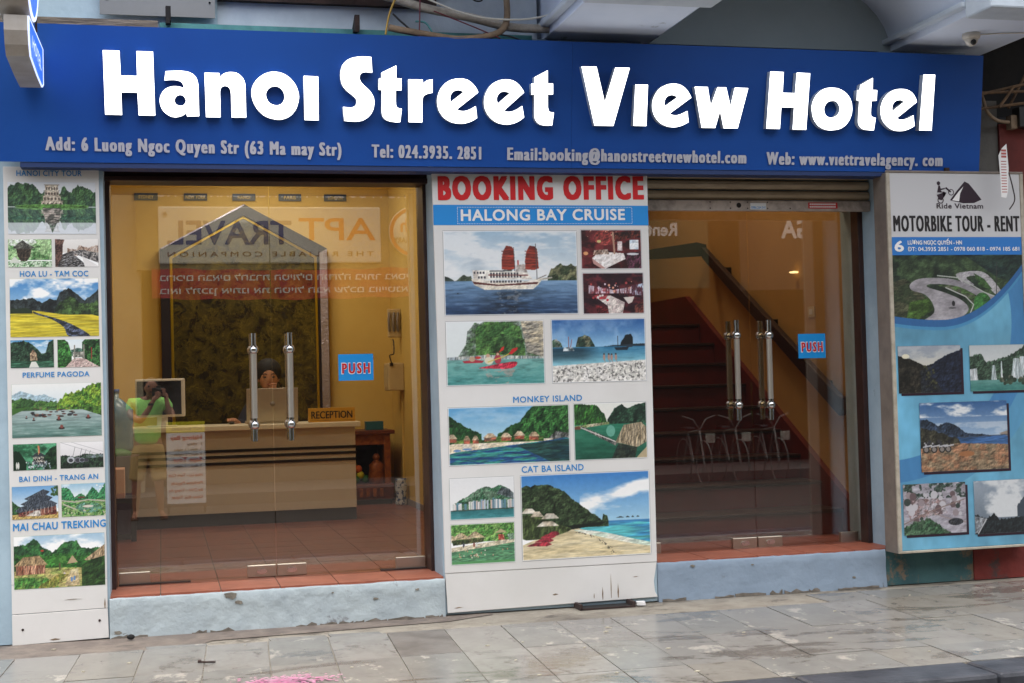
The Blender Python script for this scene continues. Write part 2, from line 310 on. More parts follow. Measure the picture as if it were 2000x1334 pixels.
# ------------------------------------------------------------------ materials
M = dict(
 plaster=mat('pale_blue_plaster', 0xa3b9c6, .8, col2=0x93a8b6, scale=2.5, bump=.5, bscale=9, col3=0x7d8b92, s3=3.2, t3=.66),
 step=mat('step_plaster', 0xabb6b9, .75, col2=0x9da8ad, scale=5, bump=1.6, bscale=11, col3=0x77787a, s3=3.4, t3=.59),
 step2=mat('step_plaster_blue', 0x7f8fa0, .75, col2=0x8797a8, scale=3, bump=1.2, bscale=9, col3=0x747c82, s3=4.0, t3=.62),
 ceil=mat('soffit_paint', 0xd2dcec, .8, col2=0xc8d4e6, scale=1.5, bump=.15, bscale=6, col3=0x98a2aa, s3=3.4, t3=.64),
 arch=mat('arch_back_wall', 0x9aa8ae, .85, col2=0x92a0a6, scale=1.2, bump=.2),
 white=mat('white_parapet', 0xbcc6d0, .8, col2=0xadb8c4, scale=4, bump=.4, col3=0x868c90, s3=4, t3=.66),
 rust=mat('dark_rusty_beam', 0x3b2b27, .9, col2=0x241c1b, scale=7, bump=.5),
 teal=mat('teal_paint', 0x4f8f90, .7, col2=0x3f7a7c, scale=8, bump=.3, col3=0x6c6a62, s3=6, t3=.62),
 tealwall=mat('peeling_teal_wall', 0x44686a, .85, col2=0x35565a, scale=4, bump=.7, bscale=16, col3=0x7a6a58, s3=3.6, t3=.55),
 redwall=mat('peeling_red_wall', 0x7a2f28, .85, col2=0x642520, scale=4, bump=.7, bscale=16, col3=0x4b3a38, s3=3.5, t3=.57),
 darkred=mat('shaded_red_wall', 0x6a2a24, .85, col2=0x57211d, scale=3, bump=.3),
 greywall=mat('grey_cement', 0x625f5a, .9, col2=0x514f4c, scale=5, bump=.5),
 frame=mat('dark_brown_door_frame', 0x2c1a17, .4, col2=0x3c2520, scale=6, bump=.1, col3=0x5d5148, s3=9, t3=.72),
 steel=mat('polished_steel', 0xc8c8c6, .12, 1.0),
 brushed=mat('brushed_steel', 0xc9c2b4, .32, 1.0, bump=.05, bscale=80),
 alu=mat('aluminium_frame', 0xa8a49c, .45, .6, col2=0x8d8880, scale=12, bump=.1),
 sleeve=mat('satin_steel_sleeve', 0xc4bdb2, .3, .7), brass=mat('tarnished_steel', 0xa59a78, .2, 1.0),
 blue=mat('sign_blue', 0x1a50a2, .38, col2=0x184b9a, scale=1.2, spec=.4),
 bluedk=mat('sign_edge_blue', 0x1a3364, .5),
 letter=mat('lit_acrylic', 0xffffff, .4, emit=1.5),
 letside=mat('letter_return', 0xc2d0de, .5),
 smalltxt=mat('silver_lettering', 0xc3c3cc, .45, .1),
 panel=mat('white_vinyl_panel', 0xdad8d5, .42, col2=0xd2d0cc, scale=1.5, col3=0xb9b3a9, s3=3.4, t3=.69, bump=.03, bscale=12),
 txtblue=mat('print_blue', 0x2f86c6, .45), band=mat('band_blue', 0x1f86cf, .4), txtred=mat('print_red', 0xc6141c, .4), txtwhite=mat('print_white', 0xe8e6e4, .4),
 txtblack=mat('print_black', 0x1b1718, .45), purple=mat('print_aubergine', 0x2c1b28, .4), txtgrey=mat('print_grey', 0x55565a, .5),
 boxside=mat('dirty_metal_side', 0x857a70, .6, .1, col2=0x746a62, scale=6, bump=.15, col3=0x9c948b, s3=11, t3=.68),
 trim=mat('cream_aluminium_trim', 0xb9b0a0, .45, .2, col2=0xa19888, scale=14),
 slat=mat('shutter_slat', 0xbba88e, .55, 0, col2=0xa8957c, scale=7, bump=.15, col3=0x4b413b, s3=10, t3=.68, stretch=(1, 1, 4)),
 slatbar=mat('shutter_bottom_bar', 0xb8a89c, .55, 0, col2=0x83776d, scale=9, bump=.1, col3=0x4a4542, s3=16, t3=.66),
 pushblue=mat('push_sticker_blue', 0x1d8fd8, .35), grey=mat('grey_sheet', 0x7f8182, .5, .2, col2=0x777a7b, scale=2), plank=mat('dusty_plank', 0x7b7164, .9, col2=0x5d544a, scale=9, bump=.6, stretch=(.4, 1, 3)),
 cream=mat('cream_plastic', 0xcfc9be, .4), black=mat('black_plastic', 0x151415, .35), dark=mat('dark_void', 0x1c1a1a, .9, col2=0x2a2725, scale=3),
 terra=mat('terracotta_tile', 0x9c5a45, .5, col2=0x884a38, scale=6, bump=.15, bscale=30, col3=0x6f5648, s3=7, t3=.68),
 terrain=mat('lobby_tile', 0x7a4232, .35, col2=0x6b3829, scale=5, bump=.08, bscale=30),
 grout=mat('grout', 0x6e6a62, .9, col2=0x58544e, scale=10, bump=.3),
 cement=mat('cement', 0x979083, .85, col2=0x827a6f, scale=6, bump=.7, bscale=30, col3=0x625b52, s3=3, t3=.56, damp=(1.9, .54, (3.1, .7, 0))),
 kerb=mat('wet_dark_kerb', 0x45474d, .35, col2=0x2d2f35, scale=5, bump=.3, bscale=25, col3=0x8d8d8c, s3=16, t3=.68),
 asphalt=mat('asphalt', 0x35302b, .9, col2=0x28241f, scale=20, bump=.6, bscale=90),
 pink=mat('pink_paint', 0xc47498, .75, col2=0xb890a0, scale=20),
 yellow=mat('yellow_wall', 0xd6b560, .7, col2=0xceab54, scale=1, bump=.05),
 yellow2=mat('tan_wall', 0xb48c52, .7, col2=0xaa8248, scale=1, bump=.05),
 ceiling=mat('room_ceiling', 0xe2d7b8, .8),
 counter=mat('counter_laminate', 0xd8d0c0, .4), countop=mat('counter_top', 0xe0d6bc, .3), stripe=mat('dark_stripe', 0x1b1616, .4), plinth=mat('counter_plinth', 0x2a2625, .4),
 gold=mat('gold_trim', 0xb79a2c, .3, .8), foil=mat('crinkled_silver_foil', 0xb8b4c6, .28, .9, bump=.9, bscale=45), aub=mat('aubergine_frame', 0x1a1622, .35, col2=0x221c2a, scale=3),
 plaqueblue=mat('plaque_navy', 0x17304a, .4), plaquetxt=mat('plaque_gold_text', 0xc8b070, .5), plate=mat('brass_plate', 0xc9952c, .35, .3), 
 screen=mat('monitor_screen', 0x1c1d26, .15, col2=0x454a5a, scale=2), laptop=mat('laptop_lid', 0xb4aa98, .35, .4),
 stair=mat('red_stair', 0x641d1b, .4, col2=0x551816, scale=3), nose=mat('stair_nosing', 0x2e1413, .4), rail=mat('handrail_wood', 0x2a1a1c, .35),
 altar=mat('lacquered_wood', 0x6e2f1a, .4, col2=0x4d1f14, scale=14, bump=.4), altar2=mat('gilt_carving', 0xa8622a, .4, .3, col2=0x7d3a1e, scale=22, bump=.6),
 tealbox=mat('teal_box', 0x1f5a62, .5), porcelain=mat('blue_white_vase', 0xc8d0d6, .25, col2=0x2f4a78, scale=24, lo=.5, hi=.56),
 phone=mat('beige_cabinet', 0xc0a878, .5), skin=mat('skin', 0x9c6a50, .5, col2=0x8c5c44, scale=6), skin2=mat('skin_woman', 0xae7c5c, .55, col2=0xa27254, scale=6), hair=mat('black_hair', 0x0d0a0a, .75, bump=.4, bscale=60),
 shirt=mat('bright_green_cotton', 0xb4f684, .8, col2=0x98ec68, scale=5, bump=1.2, bscale=7), shorts=mat('khaki_cotton', 0xb89c60, .85, col2=0xa88c50, scale=6, bump=.3, bscale=10),
 navy=mat('navy_cloth', 0x14182a, .8), sandal=mat('sandal', 0x4a3020, .7), bottle=mat('blue_plastic', 0x3e7296, .25, col2=0x7796a6, scale=7), pinkbox=mat('pink_carton', 0xc08a74, .8), violet=mat('violet_bucket', 0x4a2350, .4), green=mat('green_leaf', 0x2f6a28, .6),
 lamp=mat('lamp_diffuser', 0xfff4dc, .5, emit=4), lampw=mat('warm_lamp', 0xffe0a0, .5, emit=1.0), signlit=mat('lit_blue_face', 0x2f66e0, .4, emit=.35, col2=0x2c5cd8, scale=2), signrim=mat('lit_white_rim', 0xcfdcff, .4, emit=.45),
 roundrim=mat('worn_white_metal', 0xbab4ad, .5, .1, col2=0xa89e94, scale=5, bump=.1, col3=0x7c6a5c, s3=5, t3=.67),
 conduit=mat('taped_conduit', 0xb4ada2, .7, col2=0x978f84, scale=12, bump=.5), conduit2=mat('old_brown_conduit', 0x8c7760, .7, col2=0x6d5b48, scale=9, bump=.5),
 wirey=mat('yellow_wire', 0xa88838, .6), wirer=mat('red_wire', 0x5e1828, .6), wireb=mat('black_wire', 0x1e2024, .6), wirew=mat('white_cable', 0xd4d2c8, .5), bamboo=mat('rusty_rod', 0x6e543a, .8, col2=0x4c3a2a, scale=12, bump=.4),
 opp=mat('opposite_wall', 0xa89878, .8, col2=0x95866a, scale=2), oppdark=mat('opposite_shop_interior', 0x17120f, .9), oppsign=mat('opposite_sign_cream', 0xd0c7ae, .5), oppgold=mat('opposite_fascia', 0x8d7a4c, .6), banner=mat('red_banner', 0xb8281c, .6, col2=0xa02018, scale=3), bannertxt=mat('banner_white', 0xe0d8cc, .6), orange=mat('print_orange', 0xd8641c, .5), navytxt=mat('print_navy', 0x1c2c66, .5), tan=mat('print_tan', 0x8c5e34, .5), yel=mat('print_yellow', 0xd8cc28, .5),
 opave=mat('opposite_kerb_stone', 0x4a4642, .8), roof=mat('upper_wall', 0xa9b6bd, .85),
)
# tinted reflective plate glass: transparent body, Schlick mirror reflection
def glass(name, tint, ior):
    m = bpy.data.materials.new(name); m.use_nodes = True; t = m.node_tree; t.nodes.clear()
    o = t.nodes.new('ShaderNodeOutputMaterial'); x = t.nodes.new('ShaderNodeMixShader'); lw = t.nodes.new('ShaderNodeLayerWeight'); pw = t.nodes.new('ShaderNodeMath'); pw.operation = 'POWER'; pw.inputs[1].default_value = 5; fr = t.nodes.new('ShaderNodeMath'); fr.operation = 'MULTIPLY_ADD'; fr.inputs[1].default_value = 1-ior; fr.inputs[2].default_value = ior; t.links.new(lw.outputs['Facing'], pw.inputs[0]); t.links.new(pw.outputs[0], fr.inputs[0])
    tr = t.nodes.new('ShaderNodeBsdfTransparent'); tr.inputs[0].default_value = (*tint, 1)
    g = t.nodes.new('ShaderNodeBsdfGlossy'); g.inputs['Roughness'].default_value = 0; g.inputs[0].default_value = (1, 1, 1, 1)
    t.links.new(fr.outputs[0], x.inputs[0]); t.links.new(tr.outputs[0], x.inputs[1]); t.links.new(g.outputs[0], x.inputs[2]); t.links.new(x.outputs[0], o.inputs[0]); return m
M['glass'] = glass('tinted_plate_glass', (.92, .89, .84), .15)

# ------------------------------------------------------------------ ground
Z = .17   # pavement level
box('street', M['asphalt'], -30, 36, -10.2, -2.6, -.3, 0)['kind'] = 'structure'
bpy.data.objects['street'].name = 'street'
pv = box('pavement', M['cement'], -9, 14, -2.30, 1.0, -.3, Z-.006); pv['kind'] = 'structure'
kb = thing('kerb', (2, -2.45, 0), None, None, kind='structure')
x = -6.9
while x < 11:
    box('kerb_stone', M['kerb'], x+.003, x+.877, -2.6, -2.304, -.3, Z+.004, kb, bevel=.02); x += .88
# tiles: dull stone, each a little different
tm = []
for i, (a, b_) in enumerate([(0x86837d, 0x7c7974), (0x8b8780, 0x807c75), (0x84827c, 0x7a7772), (0x89847b, 0x7e7970), (0x82807a, 0x777570), (0x8e8a84, 0x827e77)]):
    tm.append(mat('paving_stone', a, .26, col2=b_, scale=3.5+i, bump=.12, bscale=22, col3=0x6e6861 if i % 2 else 0xa8a298, s3=3.5+i*.7, t3=.57, stretch=(1.3, .8, 1), damp=(1.9, .54, (3.1, .7, 0))))
dk = mat('paving_stone_dark', 0x75706b, .45, col2=0x5d5853, scale=6, bump=.2)
rows = [(-.45, -1.165), (-1.165, -1.885), (-1.885, -2.30)]
rs = random.Random(3)
for r, (ya, yb) in enumerate(rows):
    for i in range(-6, 20):
        xa = .213+i*.327
        if xa > 6.6: continue
        sk = -.055
        def XX(x, y): return x+sk*(-y-.45)
        g = .0028; dz = rs.uniform(-.0015, .0015)
        p = [(XX(xa, ya)+g, ya-g), (XX(xa, yb)+g, yb+g), (XX(xa+.327, yb)-g, yb+g), (XX(xa+.327, ya)-g, ya-g)]
        me = MB().prism(p, Z-.02, Z+dz, 'z').mesh()
        link('paving_tile', me, dk if (r == 0 and i == 3) else tm[rs.randrange(6)], pv)
# narrow cut tiles next to the cement strip
for i, (xa, xb) in enumerate([(-.11, .21), (.55, .86), (.88, 1.16), (3.9, 4.24), (4.25, 4.56), (4.57, 4.9), (4.91, 5.22), (5.23, 5.6)]):
    ya = -.36 if i < 3 else -.12
    link('paving_tile', MB().prism([(xa, ya), (xa+.01, -.446), (xb+.01, -.446), (xb, ya-.02)], Z-.02, Z-.001, 'z').mesh(), tm[i % 6], pv)
# pink spray paint on the tiles: flat irregular blots
def blot(cx, cy, n, rx, ry, seed):
    r = random.Random(seed); mb = MB()
    for k in range(n):
        x0, y0, q = cx+r.gauss(0, rx), cy+r.gauss(0, ry), r.uniform(.003, .011)
        pts = [(x0+q*(1+.4*r.random())*math.cos(a), y0+q*.8*(1+.4*r.random())*math.sin(a)) for a in [j*math.pi/4 for j in range(8)]]
        z = Z+.0035+k*.00002; b = len(mb.v); mb.add([(px, py, z) for px, py in pts], [tuple(range(8))])
    return mb
o = blot(.53, -1.59, 620, .10, .055, 1).build('paint_stain', M['pink'], pv); o['label'] = 'large pink spray paint stain on the pavement tiles'
o = blot(-.28, -1.50, 260, .10, .035, 2).build('paint_stain', M['pink'], pv); o['label'] = 'faint pink spray paint stain at the left of the pavement'
# grime along the wall foot: darker strip of cement
dirt = mat('wet_grime', 0x6a5f58, .6, col2=0x85796e, scale=9, bump=.4, col3=0x3d3832, s3=6, t3=.62)
def strip(name, pts, m, z):
    me = MB().add([(x, y, z) for x, y in pts], [tuple(range(len(pts)))]).mesh(); o = link(name, me, m, pv); return o
strip('grime_patch', [(-1.1, -.03), (-1.1, -.6), (-.5, -.44), (.1, -.52), (.25, -.3), (1.6, -.2), (1.9, -.06), (1.9, -.01)], dirt, Z-.0015)
# litter
mb = MB(); rl = random.Random(8)
for k in range(46):
    x, y, q = rl.uniform(-.8, 5.5), rl.uniform(-2.2, -.2), rl.uniform(.004, .014)
    mb.prism([(x-q, y), (x, y-q*.6), (x+q*1.3, y+q*.2), (x+q*.2, y+q*.7)], Z+.0021, Z+.004+q*.2, 'z')
tag(mb.build('litter', mat('pale_litter', 0xb9b09c, .8), None), 'small pale scraps and grit scattered on the pavement tiles', 'litter', kind='stuff')
tag(MB().tube([(.155, -.955, Z+.008), (.24, -.985, Z+.008)], .005, 6).tube([(.155, -.955, Z+.012), (.17, -.96, Z+.012)], .008, 6).build('cigarette_butt', M['rust']), 'small brown stub lying on the tiles left of the pink stain', 'litter')
tag(MB().ball((-.19, -.12, Z+.018), .022, 8, (1, .8, .7)).build('stone', M['dark']), 'small black stone on the pavement below the left step', 'stone')
tag(MB().prism([(2.79, -.1), (2.84, -.12), (2.85, -.07), (2.8, -.06)], Z, Z+.02, 'z').build('paper_scrap', M['txtwhite']), 'crumpled white paper scrap beside the drain opening', 'paper')
# drain opening under the middle panel
dr = thing('drain_opening', (2.6, -.1, Z), 'rusty open drain frame at the foot of the white panel', 'drain')
box('frame_side', M['rust'], 2.42, 2.437, -.13, .0, Z-.004, Z+.03, dr); box('frame_side', M['rust'], 2.755, 2.772, -.13, .0, Z-.004, Z+.03, dr)
box('frame_front', M['rust'], 2.425, 2.755, -.13, -.12, Z-.004, Z+.006, dr); box('pit', M['dark'], 2.438, 2.754, -.12, .0, Z-.004, Z+.003, dr)

# ------------------------------------------------------------------ hotel building
hb = thing('hotel_building', (2.2, .3, 0), 'pale blue plastered ground floor of a narrow hotel with two glazed openings', 'building')
box('wall', M['plaster'], -9, -.30, .0, .62, .17, 3.66, hb, label='pale blue wall left of the white panel')
box('pillar', M['plaster'], 1.615, 2.965, .0, .62, .17, 3.66, hb, bevel=.008)
box('pillar', M['plaster'], 4.605, 5.24, .0, .62, .41, 3.66, hb)
box('upper_wall', M['plaster'], -9, .36, .04, .6, 3.66, 4.6, hb); box('upper_wall', M['white'], .361, 2.3, .05, .6, 3.66, 4.6, hb)
box('arch_back_wall', M['arch'], 3.0, 4.7, .02, .6, 3.66, 4.6, hb)
box('upper_wall', M['roof'], -9, 12, .0, .6, 4.61, 6.6, hb)
box('balcony_shade_slab', M['ceil'], 1.0, 9, -1.25, -.002, 4.45, 4.6, hb)  # out-of-view slab, put in to shade the beams and arch below
box('balcony_shade_slab', M['ceil'], -9, .99, -.3, -.002, 5.6, 5.75, hb)  # unseen as well, set higher so the upper left wall stays bright
# projecting beams with end blocks
for (xa, xb) in ((2.33, 3.02), (4.70, 5.38)):
    box('projecting_beam', M['ceil'], xa, xb, -.93, .6, 3.66, 4.45, hb, bevel=.006)
    box('beam_end_block', M['white'], xa-.04, xb+.035, -1.2, -.931, 3.63, 4.45, hb, bevel=.012)
    box('beam_moulding', M['white'], xa-.06, xa-.002, -.93, .04, 3.70, 3.735, hb, bevel=.01)
# arch soffit between the beams
n = 20; arc = []; cx, rx = 3.86, .838
for i in range(n+1):
    t = math.pi*i/n; arc.append((cx-rx*math.cos(t), 3.66+.52*math.sin(t)))
mb = MB()
vs = [(x, -.93, z) for x, z in arc]+[(x, .018, z) for x, z in arc]
mb.add(vs, [(i, i+1, n+2+i, n+1+i) for i in range(n)], True)
top = [(x, -.93, z) for x, z in arc]+[(x, -.93, 4.449) for x, z in arc]
mb.add(top, [(i, i+1, n+2+i, n+1+i) for i in range(n)])
mb.build('arch_soffit', M['ceil'], hb)
# steps
def slab_step(xa, xb, y0, zt, m, lab):
    pts = []; k = 26
    mb = MB(); r = random.Random(int(xa*10))
    nx = 40
    vs = []
    for j, (zz) in enumerate([Z-.02, Z+.004, Z+.06, Z+.13, zt-.05, zt-.012, zt]):
        for i in range(nx+1):
            x = xa+(xb-xa)*i/nx
            vs.append((x, y0-(.0 if j < 6 else -.008)+r.uniform(-.0035, .0035)-(.008 if j < 2 else 0), zz+(r.uniform(-.003, .003) if j == 6 else 0)))
    for i in range(nx+1): vs.append((xa+(xb-xa)*i/nx, y0+.05, zt-.002))
    mb.add(vs, [(j*(nx+1)+i, j*(nx+1)+i+1, (j+1)*(nx+1)+i+1, (j+1)*(nx+1)+i) for j in range(7) for i in range(nx)], True)
    mb.box(xa, xb, y0+.012, .6, Z-.02, zt-.004)
    o = mb.build('step', m, hb, label=lab); return o
slab_step(-.305, 1.618, -.02, .392, M['step'], 'rough pale blue plastered step below the lobby door')
slab_step(2.966, 4.53, .0, .405, M['step2'], 'smoother blue step below the stairway door')
# threshold and floor tiles
fl = thing('lobby_floor', (1, 3, .4), None, None, kind='structure')
box('floor_bed', M['grout'], -.95, 2.32, .03, 6.0, .30, .398, fl)
tw = .337
for j in range(17):
    ya = -.012 if j == 0 else .03+(j-0)*tw-.0
    yb = .03+(j+1)*tw if j else .03+tw
    for i in range(10):
        xa = -.362+(i-2)*tw+.003; xb = xa+tw-.006
        if xb < -.9: continue
        if j == 0 and (xa < -.36 or xa > 1.55): continue
        if j == 0: xa = max(xa, -.30); xb = min(xb, 1.612)
        elif ya < .62 and (xa > 1.55 or xb < -.3): continue
        if xa > 2.28: continue
        link('floor_tile', MB().box(xa, min(xb, 2.285), ya+.003, yb-.003, .39, .4035+rs.uniform(-.0006, .0006)).mesh(), M['terra'] if j == 0 else M['terrain'], fl)
f2 = thing('stairwell_floor', (3.8, .6, .4), None, None, kind='structure')
box('floor_bed', M['grout'], 2.6, 4.75, .03, 1.0, .32, .408, f2)
for j in range(3):
    for i in range(6):
        xa = 2.97+i*tw+.003; xb = min(xa+tw-.006, 4.66)
        if xb-xa < .05: continue
        link('floor_tile', MB().box(xa, xb, .012 if j == 0 else .03+j*tw+.003, .03+(j+1)*tw-.003, .40, .4125).mesh(), M['terra'] if j == 0 else M['terrain'], f2)

# ------------------------------------------------------------------ upper clutter
tag(box('ledge_plank', M['plank'], -1.3, .02, -.20, .035, 3.58, 3.637), 'dusty wooden plank lying on top of the blue sign at the left', 'plank')
tag(box('teal_board', M['teal'], .03, 2.25, -.01, .03, 3.58, 3.676), 'narrow teal painted board showing above the top edge of the blue sign', 'board')
gs = thing('grey_panel', (.02, .02, 3.7), 'flat grey sheet metal panel screwed to the wall above the sign', 'panel')
box('sheet', M['grey'], -.30, .345, -.012, -.002, 3.712, 4.1, gs)
for q in ((-.26, 3.80), (-.235, 3.815), (.315, 3.80)): MB().lathe((q[0], -.017, q[1]), [(.006, 0), (.006, .005), (0, .005)], 8, 'y').build('screw', M['steel'], gs)
box('parapet_band', M['rust'], .36, 1.66, .0, .045, 3.825, 4.1, hb, label='dark brown band above the sign')  # flat band in a dark mottled brown
for (x, z, k) in ((.075, 3.66, 0), (1.155, 3.65, 1)):
    b_ = thing('angle_bracket', (x, -.1, z), ['rusty angle bracket above the sign beside the grey panel', 'small black angle bracket above the sign under the dark band'][k], 'bracket', 'angle brackets above the sign')
    box('bracket_arm', M['dark'] if k == 0 else M['rust'], x-.012, x+.012, -.14, -.12, z-.02, z+.075, b_)
    MB().prism([(-.12, z), (.04, z+.005), (.04, z+.02), (-.1, z+.085), (-.12, z+.085)], x-.01, x+.018, 'x').build('bracket_wedge', M['dark'], b_)
def cable(pts, r, m, label, name='cable', cat='cable', n=8, sub=6):
    P = [Vector(p) for p in pts]; out = []
    for i in range(len(P)-1):
        a, b, c, d = P[max(i-1, 0)], P[i], P[i+1], P[min(i+2, len(P)-1)]
        for k in range(sub):
            t = k/sub; out.append(.5*((2*b)+(c-a)*t+(2*a-5*b+4*c-d)*t*t+(3*b-a-3*c+d)*t**3))
    out.append(P[-1]); return tag(MB().tube(out, r, n).build(name, m), label, cat)
# image path converted to the wall plane above the sign
cable([(.7, -.12, 4.0), (1.3, -.12, 3.86), (1.55, -.13, 3.79), (1.85, -.14, 3.735), (2.1, -.13, 3.69), (2.42, -.1, 3.70)], .026, M['conduit'], 'thick taped pale conduit sagging above the blue sign', 'conduit', 'conduit', 10)
cable([(1.33, -.2, 3.645), (1.42, -.2, 3.63), (1.6, -.2, 3.605), (1.75, -.2, 3.59), (1.93, -.2, 3.615), (2.02, -.19, 3.66), (2.06, -.15, 3.75), (2.07, -.1, 3.9)], [.02]*43, M['conduit2'], 'old brown conduit looping just above the sign', 'conduit', 'conduit', 10)
cable([(1.5, -.2, 3.85), (1.75, -.2, 3.755), (1.95, -.2, 3.72), (2.2, -.2, 3.73), (2.45, -.2, 3.8)], .006, M['wirew'], 'thin white cable sagging between beam and wall')
cable([(1.13+.25, -.21, 3.83), (1.335, -.21, 3.72), (1.31, -.21, 3.6)], .006, M['wirey'], 'yellow wire hanging down behind the sign')
cable([(1.52, -.21, 3.83), (1.515, -.21, 3.7), (1.51, -.21, 3.59)], .004, M['wirer'], 'dark red wire hanging straight down behind the sign')
cable([(1.6, -.21, 3.75), (1.85, -.21, 3.66), (2.0, -.21, 3.6)], .004, M['wirer'], 'dark red wire crossing the brown conduit')
cable([(1.36, -.19, 3.73), (1.42, -.2, 3.67), (1.5, -.2, 3.62), (1.7, -.21, 3.59)], .006, M['wireb'], 'black wire hanging below the end of the dark band')
cable([(1.5, -.15, 3.7), (1.56, -.16, 3.69), (1.6, -.18, 3.62)], .006, M['teal'], 'short teal wire above the brown conduit')
cable([(1.9, -.2, 3.63), (2.05, -.2, 3.62), (2.2, -.2, 3.57)], .005, M['wireb'], 'black wire curling down beside the beam')
cable([(1.85, -.05, 3.92), (1.88, -.05, 3.87), (1.93, -.05, 3.87), (1.95, -.05, 3.93)], .005, M['wireb'], 'small black wire loop hanging near the white cable')
# ---- CCTV dome under the right beam
cd = thing('security_camera', (4.97, -.5, 3.6), 'white dome security camera under the pale blue beam at top right', 'security camera')
MB().lathe((4.97, -.5, 3.66), [(0, 0), (.055, 0), (.057, -.02), (.05, -.035), (0, -.036)], 20).build('base_ring', M['cream'], cd)
MB().ball((4.97, -.5, 3.628), .043, 16, (1, 1, 1.15)).build('dome', M['cream'], cd)
MB().ball((4.965, -.53, 3.60), .019, 12).build('lens', M['black'], cd)
cable([(5.02, -.5, 3.655), (5.15, -.55, 3.655), (5.3, -.6, 3.652), (5.36, -.7, 3.64)], .004, M['cream'], 'thin pale cable running from the security camera')

# ------------------------------------------------------------------ big blue sign
SB = Vector((0, -.12, 2.843)); SV = Vector((0, -.1319908, .99125094)); SN = Vector((0, -.99125094, -.1319908))
def SP(u, v, off): return (SB+SV*v+SN*off+Vector((u, 0, 0)))[:]
sg = thing('hotel_sign', (2.2, -.15, 2.84), 'long blue hotel sign with glowing white raised letters across both doors', 'sign')
xl, xr = -.845, 5.233
def plate(u0, u1, v0, v1, a, b, name, m, par, bev=0, label=None):
    mb = MB(); vs = [SP(u, v, o) for u in (u0, u1) for o in (a, b) for v in (v0, v1)]
    mb.add(vs, [(0, 1, 3, 2), (4, 6, 7, 5), (0, 4, 5, 1), (2, 3, 7, 6), (0, 2, 6, 4), (1, 5, 7, 3)]); return mb.build(name, m, par, bev, label)
seam = 2.445
plate(xl, seam-.0006, 0, .7576, -.012, 0, 'face_panel', M['blue'], sg); plate(seam+.0006, xr, 0, .7576, -.012, 0, 'face_panel', M['blue'], sg)
plate(xl+.1, xr-.02, .01, .75, -.09, -.0125, 'sign_frame', M['bluedk'], sg)
box('bottom_edge', M['bluedk'], xl+.11, xr-.02, -.115, .02, 2.815, 2.842, sg)
def glyph_mesh(polys, h):
    c = bpy.data.curves.new('g', 'CURVE'); c.dimensions = '2D'; c.fill_mode = 'BOTH'; c.extrude = h/2
    for poly in polys:
        n = len(poly); out = []
        for i in range(n):
            p0, p1, p2, p3 = poly[i-1], poly[i], poly[(i+1) % n], poly[(i+2) % n]
            a, b = Vector(p1[:2]), Vector(p2[:2])
            c1, c2 = len(p1) > 2, len(p2) > 2
            out.append(a)
            if c1 and c2: continue
            ta = (b-a) if c1 else (b-Vector(p0[:2]))/2
            tb = (b-a) if c2 else (Vector(p3[:2])-a)/2
            for k in range(1, 5):
                t = k/5; out.append(a*(2*t**3-3*t*t+1)+ta*(t**3-2*t*t+t)+b*(-2*t**3+3*t*t)+tb*(t**3-t*t))
        s = c.splines.new('POLY'); s.points.add(len(out)-1)
        for q, v in zip(s.points, out): q.co = (v[0], v[1], 0, 1)
        s.use_cyclic_u = True
    o = bpy.data.objects.new('g', c); COL.objects.link(o); dg = bpy.context.evaluated_depsgraph_get(); dg.update()
    me = bpy.data.meshes.new_from_object(o.evaluated_get(dg)); bpy.data.objects.remove(o); bpy.data.curves.remove(c); return me
